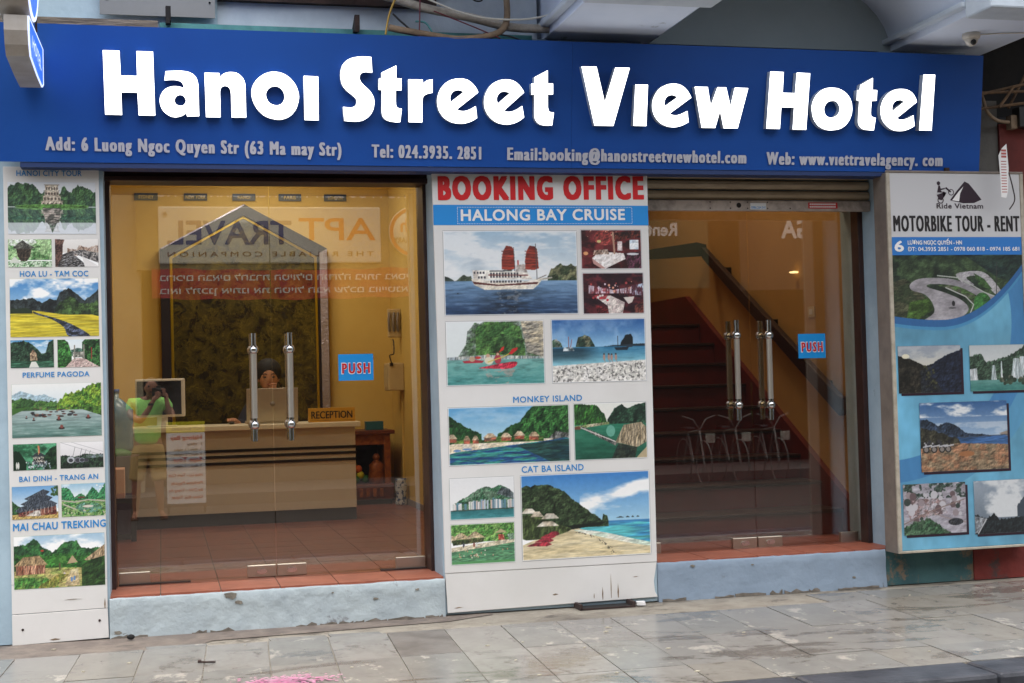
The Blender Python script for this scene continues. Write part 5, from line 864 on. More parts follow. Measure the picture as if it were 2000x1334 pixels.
def f_swim(p):
    p.fill(p.Y < .45, 0x3f7a30, 0x78a850, nx=16, ny=12); p.poly([(0, .58), (.3, .52), (.8, .44), (1, .42), (1, .52), (.6, .58), (0, .68)], 0xe0d4b8, 0xc8b898)
    for x, y, s in ((.16, .28, .17), (.38, .26, .16), (.02, .34, .08)): p.poly([(x-s, y+.1), (x-.02, y-.06), (x+.02, y-.06), (x+s, y+.1)], 0xc8b490, 0xb09870)
    p.poly([(.02, .4), (.52, .36), (.5, .46), (.04, .52)], 0x2c3c20, 0x5a5a34, nx=20); p.poly([(.74, .3), (.82, .3), (.84, .44), (.74, .44)], 0xb83028, 0xd88068); p.poly([(.68, .26), (.78, .16), (.88, .26)], 0xb8a878); p.poly([(.88, .3), (.98, .28), (.98, .44), (.9, .44)], 0xc8c8c8, 0x6a8a70); p.poly([(0, .68), (.6, .58), (1, .5), (1, 1), (0, 1)], 0x5a9a68, 0x3f7a54, nx=8, ny=24); p.grad(.92, 1.01, 0x4f9a58, 0x4a9a50)
    for i in range(24):
        x, y = p.r.rand(), .64+.2*p.r.rand(); p.ell(x, y, .009, .02, [0xd8a888, 0xc88a68, 0xe8d8c8][i % 3])
    for x in (.2, .36, .4): p.ell(x, .52, .014, .06, [0x8a4038, 0xd8d8d0, 0x4a4a58][int(x*10) % 3])
def f_beach(p):
    p.sm = True
    p.grad(0, .65, 0x2a78cc, 0xa8d8f0); k = np.clip((p.noise(3, 6, 5)-.5+.5*np.exp(-((p.Y-.34+.36*(p.X-.55))/.1)**2)*(p.X > .45)-.1)*4, 0, 1)*(p.Y < .5); k = (k*(p.X > .45))[..., None]; p.a = p.a*(1-k)+k*.98
    p.grad(.58, .74, 0x2a7ac0, 0x4ac0c8, n=.15, nx=5, ny=40, c2=0x8ae0e8); p.poly([(.38, .66), (.5, .64), (1, .62), (1, .92), (.9, .88), (.6, .72)], 0x48b8c0, 0x2f8ac0, nx=4, ny=24); p.poly([(.38, .66), (.5, .68), (.8, .8), (1, .88), (1, 1), (0, 1), (0, .82)], 0xe0cfa4, 0xd4c090, nx=6, ny=20); p.poly([(.4, .665), (.6, .7), (.85, .8), (1, .86), (1, .9), (.8, .84), (.5, .72)], 0xc8dcc8, 0xe8e8d8, nx=10, ny=20)
    p.ridge([(0, .14), (.08, .13), (.2, .12), (.3, .18), (.4, .3), (.5, .42), (.58, .52), (.62, .56), (.63, .5), (.66, .53), (.67, .58)], .64, 0x1c2c18, 0x35482a, j=.012, nx=26, ny=18); p.poly([(.3, .62), (.67, .58), (.6, .625), (.38, .66)], 0x121a12); p.poly([(0, .5), (.1, .48), (.3, .6), (.38, .66), (.2, .74), (0, .74)], 0x2c3a1c, 0x4a5a2c, nx=24)
    for x, y, s in ((.22, .49, .07), (.2, .58, .09), (.06, .42, .06), (.12, .46, .05)): p.poly([(x-s, y+.03), (x-s*.4, y-.03), (x+s*.4, y-.03), (x+s, y+.03)], 0xd8cfc0, 0xb8a890)
    for x, y, s in ((.13, .82, .1), (.17, .775, .075), (.2, .73, .06), (.24, .7, .05)): p.poly([(x-s, y+.01), (x-s*.2, y-.03), (x+s*.6, y-.03), (x+s, y), (x+s*.6, y+.02)], 0xb02838, 0x7a1c28)
    for i in range(60): t = p.r.rand(); p.ell(.42+.3*t+.01*p.r.randn(), .7+.25*t*t+.02*t, .004, .004, 0x4a4438)
    for x, s in ((.76, .03), (.82, .015), (.86, .01), (.9, .01)): p.ridge([(x-s, .545), (x, .53), (x+s, .545)], .55, 0x2c3c44, j=.004)
for fn, lab, r in [(f_ship, 'photograph of a white cruise junk with two red sails', [1.657, 1.958, 2.497, 2.473]), (f_bed, 'photograph of a dark red cabin with a white bed', [2.52, 2.233, 2.916, 2.48]), (f_dining, 'photograph of a red dining room with white tables', [2.524, 1.955, 2.923, 2.213]), (f_kayak, 'photograph of people paddling a red kayak below cliffs', [1.659, 1.536, 2.272, 1.926]), (f_bay, 'photograph of a pale beach with four walkers and karst islets', [2.316, 1.537, 2.925, 1.929]), (f_monkey, 'photograph of beach huts below green hills', [1.66, 1.057, 2.418, 1.409]), (f_bridge, 'photograph of a footbridge over green water to a thatched roof', [2.443, 1.06, 2.917, 1.411]), (f_town, 'photograph of a white harbour town below a hill', [1.659, .734, 2.058, .985]), (f_swim, 'photograph of swimmers off a green shore with straw roofs', [1.658, .466, 2.056, .711]), (f_beach, 'photograph of a sandy beach with red loungers and a wooded hill', [2.097, .467, 2.922, .986])]:
    P_('photo_print', r, bp, YB, lab, fn, int(110+330*(r[2]-r[0])), seed=int(r[0]*100+r[1]*31), border=True)
# motorbike poster art
def f_art(p):
    p.fill(p.Y < 2, 0x5aa6cc, 0x64b0d4, nx=2, ny=3)
    cut = .222-.19*((p.X-.36)/.64)**2*np.where(p.X > .36, 1, .25); 
    rr = np.hypot(p.X+.1, (p.Y-.22)*2.1); q = (rr > 1.0)&(rr < 1.16); p.fill(q, 0x3a84c4); q = (rr >= 1.16)&(rr < 1.3); p.fill(q, 0x4f9ccc); p.fill(p.Y < cut+.035, 0x3f94cc); p.fill(p.Y < cut+.024, 0x2866ac)
    ph = Pic(p.w, int(p.h*.26), 5); w = ph; w.sm = True
    w.fill(w.Y < 2, 0x3a5030, 0x1e2c20, nx=12, ny=8); w.poly([(.55, 0), (1, 0), (1, .4), (.8, .3)], 0x24382e, 0x1a2a28); w.poly([(.0, .35), (.1, .3), (.28, .62), (.2, .9), (0, .95)], 0x4a4c34, 0x2c3822, nx=16, ny=14); w.poly([(.12, .62), (.27, .56), (.3, .72), (.08, .95)], 0x4a7028, 0x35501e)
    w.poly([(.13, .38), (.2, .31), (.35, .3), (.5, .34), (.68, .48), (.88, .62), (.86, .72), (.7, .6), (.5, .42), (.3, .38), (.26, .42), (.4, .5), (.52, .6), (.57, .72), (.5, .84), (.3, 1), (.05, 1), (.28, .8), (.3, .66), (.24, .52), (.14, .46)], 0xa8a2a8, 0x9a949c, nx=8, ny=8)
    w.poly([(.48, .26), (.56, .22), (.68, .22), (.76, .32), (.84, .52), (.78, .52), (.7, .36), (.64, .28), (.56, .3), (.62, .4), (.54, .38)], 0xb0acb0, 0x9c989e); w.poly([(.9, .34), (1, .3), (1, .34), (.92, .36)], 0xb8b8bc); w.poly([(.9, .42), (1, .48), (1, .52), (.9, .56)], 0xa8a8ac)
    w.poly([(.34, .4), (.5, .42), (.72, .62), (.9, .72), (.8, .95), (.5, 1), (.45, .98), (.62, .78), (.6, .62), (.48, .48)], 0x4a6a34, 0x5a5a4a, nx=16, ny=14); w.ell(.68, .66, .07, .16, 0x3a7a34, 0x2a5a26); w.poly([(.62, .24), (.7, .32), (.76, .46), (.66, .42)], 0x3f6430, 0x2c4a24)
    w.line([(.34, .27), (.5, .3), (.7, .5), (1, .7)], .008, 0xb8bcb4); w.line([(.4, .43), (.55, .55), (.61, .66), (.58, .78), (.36, 1)], .008, 0xc8c8c4); w.line([(.8, .1), (.79, .52)], .006, 0x3a3a38); w.ell(.455, .64, .012, .035, 0x1c1a1c); w.ell(.445, .7, .03, .01, 0x4a484c)
    h = w.h; m = (p.Y[:h] < cut[:h]); a = p.a[:h]; a[m] = w.a[m]; p.a[:h] = a
art = Pic(560, int(560*(2.2985-.4105)/.942), 9); f_art(art)
print_sheet(art, 'poster_art', [4.557, .4105, 5.499, 2.2985], -.164, mbx, 'blue poster print with a winding mountain road', k=.8)
def f_dusk(p):
    p.grad(0, .5, 0xb0b8c4, 0xe0d8c4); p.clouds(0, .3, .6, 0x8a96a8, 4, 6); p.ridge([(0, .2), (.12, .24), (.3, .34), (.45, .46)], 1.1, 0x2c2820, 0x14140f, j=.01); p.ridge([(.4, .46), (.55, .38), (.75, .22), (.95, .12), (1, .1)], 1.1, 0x1c2438, 0x141a2a, j=.01); p.ridge([(.35, .5), (.5, .6), (.62, .8), (.7, 1)], 1.1, 0x1a1e26, 0x24282a); p.blobs(50, .4, .4, .6, 1, .005, .02, [0x3a3a24, 0x4a4a2c, 0x1a1c18]); p.ell(.12, .22, .06, .05, 0xf0e8c8)
def f_fall(p):
    p.grad(0, .4, 0xc0c8cc, 0xd8dcdc); p.ridge([(0, .24), (.2, .2), (.3, .36), (.5, .3), (.7, .24), (.9, .1), (1, .0)], .8, 0x3f5a44, 0x26382c, nx=14, j=.03); p.poly([(.0, .52), (.12, .5), (.14, .78), (.0, .8)], 0xd8dce0, 0xb0b8bc, nx=30, ny=4)
    for x, y, s in ((.42, .44, .05), (.56, .36, .02), (.82, .3, .1), (.93, .26, .08)): p.poly([(x-s*.4, y), (x+s*.5, y), (x+s, .76), (x-s, .78)], 0xe0e4e8, 0xa8b8bc, nx=34, ny=4)
    p.grad(.76, 1.01, 0x5a9c94, 0x2c7c74, n=.2, nx=6, ny=20, c2=0xa0d0c8); p.blobs(30, .55, .7, 1, .86, .01, .04, [0x3a4c38, 0x6a6a58, 0x28382c])
def f_lake(p):
    p.grad(0, .5, 0x2c5c9c, 0x9cbcdc); p.clouds(0, .22, 1, 0xe8ecf0, 4, 9, .5); p.clouds(.3, .5, .5, 0xe8ecf0, 4, 9, .5); p.ridge([(0, .26), (.08, .24), (.2, .34), (.3, .28), (.4, .34), (.5, .44), (.65, .48), (.8, .5)], .56, 0x2c3c54, 0x202c3c, j=.01); p.ridge([(0, .36), (.15, .4), (.35, .5), (.48, .58)], .7, 0x3c3a2c, 0x2a2a22, j=.015); p.poly([(.42, .51), (1, .5), (1, .66), (.46, .62)], 0x2a548c, 0x34609c, nx=4, ny=14); p.poly([(.9, .48), (1, .44), (1, .52)], 0x9a8a7c); p.line([(.46, .52), (1, .5)], .008, 0x3c4450)
    p.poly([(0, .66), (.42, .6), (1, .64), (1, 1), (0, 1)], 0x8a7458, 0x9c6c4c, nx=10, ny=10); p.ell(.52, .76, .09, .04, 0xa8683c); p.blobs(26, .0, .56, .34, .64, .008, .02, [0x1c1c20, 0x34343a, 0xb0b0b8]);
    for x in (.06, .15, .24, .31): p.ell(x, .68, .035, .05, 0x1a1a1e); p.ell(x, .68, .024, .034, 0x8a8078); p.line([(x-.03, .64), (x+.06, .62)], .014, 0xc0c0c8)
def f_snow(p):
    p.fill(p.Y < 2, 0xb4b0bc, 0x9c94a0, nx=6, ny=10); p.fill((p.Y < .3) & (p.noise(9, 9) > .5), 0x2c4038, 0x3a4a40); p.poly([(.0, .3), (.6, .3), (.7, .6), (.1, .7)], 0x8a6a68, 0xa8a0a8, nx=14, ny=12); p.blobs(34, .05, .2, .95, .75, .02, .06, [0x34403c, 0x9a8a90, 0xc8c4cc, 0x6a5458]); p.line([(0, .78), (.4, .56), (.98, .34)], .014, 0x8a7068); p.line([(.4, .56), (.7, .7), (1, .8)], .01, 0xa08c84); p.ridge([(0, .84), (.2, .72), (.4, .68), (.6, .86), (.75, 1)], 1.1, 0x2c5034, 0x4a6a4c, j=.03); p.ell(.83, .78, .12, .07, 0x2a2c34, 0x3a3c40)
def f_cloud(p):
    p.grad(0, 1, 0x9aa8b8, 0x5a6a7a); p.clouds(0, .7, 1, 0xdce0e4, 2, 3, .46); p.clouds(0, .6, .5, 0x7a8aa0, 4, 4, .56); p.ridge([(.75, .5), (.85, .36), (.95, .28), (1, .24)], .7, 0x3a4654, j=.02); p.ridge([(0, .62), (.2, .72), (.35, .62), (.42, .74), (1, .7)], 1.1, 0x20282c, 0x161c20, j=.02); p.poly([(0, .66), (.22, .72), (.12, .9), (.06, .98), (0, .98)], 0x6a7078, 0x8a8e94); p.line([(.2, .72), (.05, 1)], .014, 0xc8c8cc)
for fn, lab, r in [(f_dusk, 'photograph of a dark valley at dusk', [4.572, 1.413, 5.02, 1.715]), (f_fall, 'photograph of waterfalls above green water', [5.085, 1.413, 5.497, 1.711]), (f_lake, 'photograph of parked motorbikes by a blue lake', [4.712, .905, 5.343, 1.348]), (f_snow, 'photograph of a pale rocky slope with a dirt road', [4.575, .508, 5.02, .832]), (f_cloud, 'photograph of a mountain road under heavy cloud', [5.082, .49, 5.497, .832])]:
    x0, z0, x1, z1 = r
    box('photo_shadow_edge', M['purple'], x0+.018, min(x1+.018, 5.4985), -.1662, -.165, z0-.016, z1-.02, mbx)
    P_('photo_print', r, mbx, -.1685, lab, fn, int(110+260*(x1-x0)), seed=int(x0*97+z0*31), k=.8)

# ------------------------------------------------------------------ lobby behind the left doors
lr = thing('lobby_room', (.8, 3, .4), 'yellow painted hotel lobby seen through the left glass doors', 'room')
box('wall', M['yellow'], -.95, 2.4, 5.96, 6.1, .40, 3.8, lr, label='yellow back wall'); box('wall', M['yellow'], 2.29, 2.4, .62, 5.958, .40, 3.8, lr, label='yellow right wall'); box('wall', M['yellow'], -1.05, -.952, .62, 6.1, .40, 3.8, lr, label='yellow left wall')
box('ceiling', M['ceiling'], -1.05, 2.4, .62, 6.1, 3.802, 3.9, lr); box('door_return', M['yellow'], 1.70, 2.288, .621, .70, .40, 3.8, lr); box('skirting', M['boxside'], 2.275, 2.289, .71, 5.95, .404, .46, lr)
mbp = mat('marble_olive', 0x3a3318, .25, coat=.3)
t = mbp.node_tree; b = t.nodes['Principled BSDF']; geo = t.nodes.new('ShaderNodeNewGeometry')
n1 = t.nodes.new('ShaderNodeTexNoise'); n1.inputs['Scale'].default_value = 8; n1.inputs['Detail'].default_value = 9; n1.inputs['Roughness'].default_value = .7; n1.inputs['Distortion'].default_value = .5
vo = t.nodes.new('ShaderNodeTexVoronoi'); vo.feature = 'DISTANCE_TO_EDGE'; vo.inputs['Scale'].default_value = 8
mx = t.nodes.new('ShaderNodeMix'); mx.data_type = 'VECTOR'; mx.inputs[0].default_value = .35
t.links.new(geo.outputs['Position'], n1.inputs['Vector']); t.links.new(geo.outputs['Position'], mx.inputs[4]); t.links.new(n1.outputs['Color'], mx.inputs[5]); t.links.new(mx.outputs[1], vo.inputs['Vector'])
r1 = t.nodes.new('ShaderNodeValToRGB'); r1.color_ramp.elements[0].position = 0; r1.color_ramp.elements[0].color = (*lin(0xb09a30), 1); r1.color_ramp.elements[1].position = .03; r1.color_ramp.elements[1].color = (0, 0, 0, 1)
r2 = t.nodes.new('ShaderNodeValToRGB'); r2.color_ramp.elements[0].position = .40; r2.color_ramp.elements[0].color = (*lin(0x1a160d), 1); r2.color_ramp.elements[1].position = .8; r2.color_ramp.elements[1].color = (*lin(0x6e6222), 1)
ad = t.nodes.new('ShaderNodeMix'); ad.data_type = 'RGBA'; ad.blend_type = 'ADD'; ad.inputs[0].default_value = .3
t.links.new(vo.outputs['Distance'], r1.inputs[0]); t.links.new(n1.outputs['Fac'], r2.inputs[0]); t.links.new(r2.outputs[0], ad.inputs[6]); t.links.new(r1.outputs[0], ad.inputs[7]); t.links.new(ad.outputs[2], b.inputs['Base Color'])
mp_ = thing('marble_backdrop', (.82, 5.9, .4), 'tall gabled olive marble panel in a dark frame behind the desk', 'wall panel')
def gable(x0, x1, zs, zt): return [(x0, .41), (x1, .41), (x1, zs), ((x0+x1)/2, zt), (x0, zs)]
MB().prism(gable(.13, 1.515, 2.855, 3.25), 5.89, 5.93, 'y').build('marble_slab', mbp, mp_)
MB().ring(gable(.01, 1.645, 2.945, 3.39), gable(.10, 1.545, 2.87, 3.275), 5.84, 5.955).build('frame', M['aub'], mp_, bevel=.004)
MB().ring(gable(.104, 1.541, 2.868, 3.272), gable(.128, 1.517, 2.853, 3.25), 5.87, 5.94).build('gold_trim', M['gold'], mp_)
MB().prism([(1.565, .41), (1.64, .41), (1.64, 2.94), (1.565, 2.90)], 5.83, 5.8395, 'y').build('foil_highlight_strip', M['foil'], mp_, label='crinkled silver strip on the right side of the frame')
MB().prism([(.83, 3.388), (.02, 2.953), (.02, 2.938), (.83, 3.373)], 5.83, 5.8395, 'y').build('foil_highlight_strip', M['foil'], mp_)  # pale strip standing for the whitish highlight on the left gable edge
for i, (nm, px) in enumerate([('SYDNEY', 285), ('NEW YORK', 380), ('HANOI', 474), ('PARIS', 565), ('LONDON', 656)]):
    cx = -.11+(px-285)*1.86/371; c_ = thing('city_plaque', (cx, 5.95, 3.43), 'small dark blue wall plaque reading %s' % nm, 'plaque', 'city name plaques above the desk')
    box('plate', M['plaqueblue'], cx-.113, cx+.113, 5.94, 5.955, 3.435, 3.505, c_); wd = .012*len(nm)
    text(nm, cx-wd, cx+wd, 3.452, .034, 5.938, M['plaquetxt'], c_, bold=.02)
# reception desk
rd = thing('reception_desk', (.4, 4.1, .4), 'long cream reception desk with three dark stripes', 'desk')
box('desk_top', M['countop'], -.92, 1.66, 3.80, 4.45, 1.205, 1.25, rd, bevel=.006); box('front_panel', M['counter'], -.92, 1.62, 3.86, 4.35, .51, 1.2045, rd, bevel=.003)
box('plinth', M['plinth'], -.92, 1.62, 3.885, 4.3, .405, .5095, rd)
for z0 in (1.022, .972, .916): box('stripe', M['stripe'], -.92, 1.622, 3.852, 3.8595, z0, z0+.024, rd)
lt = thing('laptop', (.93, 4.05, 1.25), 'open silver laptop on the reception desk with its lid to the street', 'laptop')
box('base', M['laptop'], .71, 1.15, 4.03, 4.33, 1.2505, 1.272, lt, bevel=.004)
MB().prism([(4.02, 1.272), (4.03, 1.272), (3.975, 1.555), (3.965, 1.555)], .708, 1.148, 'x').build('lid', M['laptop'], lt, bevel=.005)
MB().lathe((.93, 3.985, 1.42), [(0, -.0), (.022, 0), (.022, .006)], 14, 'y').build('badge', M['boxside'], lt)
rp = thing('reception_plate', (1.43, 3.9, 1.25), 'brass coloured desk sign reading RECEPTION', 'desk sign')
MB().prism([(3.90, 1.2505), (3.97, 1.2505), (3.925, 1.372), (3.915, 1.372)], 1.226, 1.63, 'x').build('plate', M['plate'], rp, bevel=.002)
box('plate_border', M['aub'], 1.236, 1.62, 3.9015, 3.903, 1.2625, 1.265, rp); 
text('RECEPTION', 1.25, 1.605, 1.282, .062, 3.898, M['txtblack'], rp, bold=.005, smear=.02)
mo = thing('monitor', (0, 4.05, 1.25), 'flat monitor with a pale bezel at the left end of the desk', 'monitor')
box('bezel', M['cream'], -.215, .197, 4.03, 4.06, 1.335, 1.66, mo, bevel=.012); box('screen', M['screen'], -.20, .165, 4.02, 4.0295, 1.355, 1.64, mo); box('stand', M['cream'], -.04, .05, 4.04, 4.07, 1.25, 1.345, mo)
box('foot', M['cream'], -.12, .13, 3.98, 4.14, 1.2505, 1.262, mo, bevel=.004)
# things at the far left end
cb = thing('low_bench', (-.42, 3.1, .4), 'dark square framed low bench at the left edge of the lobby', 'bench')
box('seat', M['plinth'], -.62, -.205, 2.95, 3.35, .70, .735, cb)
for x in (-.62, -.245): box('leg', M['plinth'], x, x+.04, 2.95, 2.99, .405, .6995, cb)
box('rail', M['plinth'], -.578, -.247, 2.95, 2.99, .42, .46, cb)
tag(box('carton', M['pinkbox'], -.60, -.29, 2.98, 3.28, .7355, .96, bevel=.003), 'plain pinkish carton standing on the low bench', 'box')
vb = thing('bucket', (-.36, 3.6, .4), 'violet bucket behind the pinkish carton', 'bucket')
MB().lathe((-.36, 3.6, .41), [(0, 0), (.13, 0), (.17, .62), (.178, .63), (.16, .62), (.12, .02)], 20).build('body', M['violet'], vb); MB().ball((-.36, 3.6, 1.05), .12, 12, (1, 1, .4)).build('leaves', M['green'], vb)
wb = thing('water_bottle', (-.37, 3.72, 1.1), 'large blue plastic water bottle near the left edge of the lobby', 'water bottle')
MB().lathe((-.37, 3.75, 1.07), [(0, 0), (.13, 0), (.14, .03), (.135, .1), (.142, .13), (.135, .2), (.142, .23), (.14, .34), (.06, .42), (.03, .44), (.03, .48), (0, .48)], 20).build('body', M['bottle'], wb); MB().lathe((-.37, 3.75, 1.55), [(0, 0), (.035, 0), (.035, .03), (0, .03)], 14).build('cap', M['blue'], wb)
# altar cabinet
al = thing('altar_cabinet', (1.95, 5.4, .4), 'small carved red lacquer altar cabinet with two figures beside the desk', 'altar')
box('side', M['altar'], 1.55, 1.60, 5.35, 5.85, .52, 1.08, al); box('side', M['altar2'], 2.10, 2.16, 5.35, 5.85, .52, 1.08, al); box('top', M['altar'], 1.5, 2.20, 5.3, 5.9, 1.08, 1.12, al, bevel=.006); box('back', M['rust'], 1.60, 2.10, 5.80, 5.85, .60, 1.08, al)
box('base', M['altar'], 1.52, 2.18, 5.28, 5.88, .45, .60, al, bevel=.01); box('foot', M['plinth'], 1.54, 2.16, 5.32, 5.86, .405, .4495, al); box('front_frieze', M['altar2'], 1.60, 2.10, 5.36, 5.40, .98, 1.08, al)
for i in range(7): box('carving', M['altar2'], 1.64+.066*i, 1.675+.066*i, 5.262, 5.28, .48, .56, al, bevel=.006)
for x in (1.72, 2.03):
    prof = [(0, 0), (.075, 0), (.085, .06), (.07, .14), (.075, .18), (.04, .21), (.025, .225)]
    MB().lathe((x, 5.42, .60), prof, 14).build('figure_body', M['altar2'], al); MB().ball((x, 5.42, .855), .036, 12).build('figure_head', M['altar2'], al)
for k, (x, z) in enumerate([(1.84, .62), (1.88, .66), (1.93, .62), (1.86, .72)]): MB().ball((x, 5.5, z+.02), .04, 10).build('offering', [M['green'], M['yel'], M['green'], M['orange']][k], al)
tag(box('box', M['tealbox'], 1.935, 2.105, 5.4, 5.52, 1.121, 1.205, bevel=.004), 'small teal box on top of the altar cabinet', 'box')
tag(MB().lathe((2.215, 5.1, .405), [(0, 0), (.055, 0), (.06, .02), (.045, .09), (.06, .16), (.05, .23), (.06, .25), (.05, .25), (.04, .2)], 18).build('vase', M['porcelain']), 'blue and white porcelain vase right of the altar cabinet', 'vase')
# wall cabinet and tubes on the right wall
pc = thing('wall_intercom', (2.2, 5.3, 1.6), 'beige electrical wall box with a handset cord in the lobby corner', 'wall box')
box('casing', M['phone'], 2.13, 2.289, 5.2, 5.45, 1.50, 1.77, pc, bevel=.012); box('cover', M['phone'], 2.124, 2.1295, 5.23, 5.42, 1.53, 1.72, pc, bevel=.002); box('socket', M['black'], 2.15, 2.18, 5.18, 5.1995, 1.74, 1.77, pc)
cable([(2.17, 5.19, 1.76), (2.15, 5.19, 1.84), (2.19, 5.19, 1.86), (2.2, 5.25, 1.97), (2.2, 5.3, 2.0)], .006, M['black'], 'thin dark cord above the beige wall box')
ho = thing('wall_holder', (2.2, 5.35, 2.1), 'small pale wall holder with dark curved bars above the wall box', 'wall holder')
box('back_plate', M['phone'], 2.16, 2.288, 5.32, 5.36, 2.02, 2.3, ho, bevel=.01)
for x in (2.165, 2.21, 2.25): MB().tube([(x+.01, 5.31, 2.08), (x, 5.29, 2.14), (x, 5.29, 2.2), (x+.012, 5.31, 2.26)], .012, 8).build('bar', M['boxside'], ho)
tag(box('wall_trunking', M['yellow'], 2.272, 2.2885, 5.3, 5.33, .6, 1.5), 'thin yellow cable trunking below the wall box', 'cable trunking')
def ceiling_lamp(x, y, z, power, col, label, w_=.9, d_=.25):
    t = thing('ceiling_light', (x, y, z), label, 'ceiling light')
    box('frame', M['cream'], x-w_/2, x+w_/2, y-d_/2, y+d_/2, z-.04, z, t); box('diffuser', M['lamp'], x-w_/2+.02, x+w_/2-.02, y-d_/2+.02, y+d_/2-.02, z-.048, z-.0405, t)
    l = bpy.data.lights.new('tube', 'AREA'); l.shape = 'RECTANGLE'; l.size = w_; l.size_y = d_; l.energy = power; l.color = col
    o = bpy.data.objects.new('tube', l); COL.objects.link(o); o.parent = t; o.location = (0, 0, -.06); return t
ceiling_lamp(.6, 3.2, 3.80, 13.5, (1, .96, .88), 'flat ceiling light over the reception desk'); ceiling_lamp(1.0, 1.5, 3.80, 4, (1, .96, .88), 'flat ceiling light just inside the lobby door'); ceiling_lamp(1.0, 5.0, 3.80, 8, (1, .96, .88), 'flat ceiling light in front of the marble backdrop')

# ------------------------------------------------------------------ stairwell behind the right doors
sr = thing('stairwell', (3.8, 2, .4), 'tan stairwell with a dark red staircase seen through the right glass doors', 'stairwell')
box('wall', M['yellow2'], 4.75, 4.85, .62, 6, .3, 4.6, sr, label='tan right wall'); box('wall', M['yellow2'], 2.41, 2.5, .62, 6, .3, 4.6, sr); box('wall', M['yellow2'], 2.5, 4.748, 5.2, 5.3, .3, 4.6, sr)
box('wall', M['yellow2'], 2.5, 3.95, 4.2, 4.3, 2.03, 4.6, sr, label='short wall beside the upper flight'); box('ceiling', M['ceiling'], 2.41, 4.85, .62, 6, 4.602, 4.7, sr)
box('door_return', M['yellow2'], 4.67, 4.748, .621, .72, .41, 4.6, sr)
st = thing('staircase', (3.6, .9, .41), 'dark red staircase climbing away behind the stairway door', 'staircase')
for k in range(9):
    y0 = .92+.33*k; z1 = .41+.18*(k+1)
    box('riser_block', M['stair'], 2.52, 4.70, y0, y0+.345, z1-.19, z1-.025, st); box('tread', M['nose'], 2.52, 4.70, y0-.025, y0+.33, z1-.0245, z1, st, bevel=.006)
box('landing', M['stair'], 2.52, 4.70, .92+.33*9, 5.19, 1.9, 2.03, st)
MB().prism([(.72, .41), (.72, .60), (.92+.33*9, 2.30), (5.1, 2.30), (5.1, 2.0), (4.0, 2.0), (1.1, .41)], 4.702, 4.7485, 'x').build('skirting', M['stair'], st)
box('upper_flight_side', M['stair'], 2.52, 3.35, 3.95, 4.19, 2.03, 2.62, st)
hr = thing('handrail', (4.68, 2, 1.4), 'dark wooden handrail sloping down the right stairwell wall', 'handrail')
MB().prism([(.74, 1.30), (.80, 1.25), (.9, 1.30), (3.3, 2.60), (3.3, 2.70), (.82, 1.40), (.74, 1.38)], 4.64, 4.69, 'x').build('rail', M['rail'], hr, bevel=.008)
for y in (1.1, 2.0, 2.9): box('rail_bracket', M['black'], 4.66, 4.75, y, y+.02, 1.28+(y-.8)*.545, 1.34+(y-.8)*.545, hr)
MB().prism([(3.9, 2.58), (4.69, 2.62), (4.69, 2.72), (4.6, 2.74), (3.9, 2.64)], 3.30, 3.35, 'y').build('rail_turn', M['rail'], hr)
tag(MB().prism([(3.2, 2.95), (3.85, 2.70), (3.85, 2.78), (3.2, 3.04)], 3.6, 3.65, 'y').build('upper_rail', M['rail']), 'short dark upper handrail at the left of the stairwell', 'handrail')
sw = thing('light_switch', (4.74, 1.4, 2.0), 'small pale light switch on the stairwell wall', 'light switch'); box('plate', M['phone'], 4.742, 4.7495, 1.34, 1.45, 1.98, 2.06, sw); box('rocker', M['cream'], 4.738, 4.7415, 1.37, 1.42, 2.0, 2.04, sw)
wl = thing('wall_lamp', (4.72, 1.6, 2.35), 'tiny lit lamp high on the stairwell wall', 'lamp'); MB().lathe((4.72, 1.62, 2.34), [(0, -.012), (.03, -.01), (.035, .0), (0, .006)], 14).build('shade', M['lampw'], wl); box('lamp_arm', M['phone'], 4.72, 4.75, 1.61, 1.63, 2.34, 2.35, wl)
ceiling_lamp(3.7, 1.6, 4.60, 11, (1, .80, .56), 'flat ceiling light above the foot of the stairs', .5, .25); ceiling_lamp(3.8, 3.9, 4.60, 6, (1, .80, .56), 'flat ceiling light above the stair landing', .5, .25)

# ------------------------------------------------------------------ people
def skin_body(name, verts, edges, radii, m, parent, sub=2, root=0):
    me = bpy.data.meshes.new(name); me.from_pydata(verts, edges, []); o = bpy.data.objects.new(name, me); COL.objects.link(o)
    md = o.modifiers.new('skin', 'SKIN'); md.use_smooth_shade = True
    for i, r in enumerate(radii): me.skin_vertices[0].data[i].radius = (r, r) if not isinstance(r, tuple) else r
    me.skin_vertices[0].data[root].use_root = True
    s = o.modifiers.new('sub', 'SUBSURF'); s.levels = sub; s.render_levels = sub
    dg = bpy.context.evaluated_depsgraph_get(); dg.update(); m2 = bpy.data.meshes.new_from_object(o.evaluated_get(dg)); bpy.data.objects.remove(o)
    m2.materials.clear(); return link(name, m2, m, parent)
def chain(*runs):
    V, E, R = [], [], []
    for run in runs:
        prev = None
        for p in run:
            if isinstance(p, int): prev = p; continue
            V.append(p[:3]); R.append(p[3]); i = len(V)-1
            if prev is not None: E.append((prev, i))
            prev = i
    return V, E, R
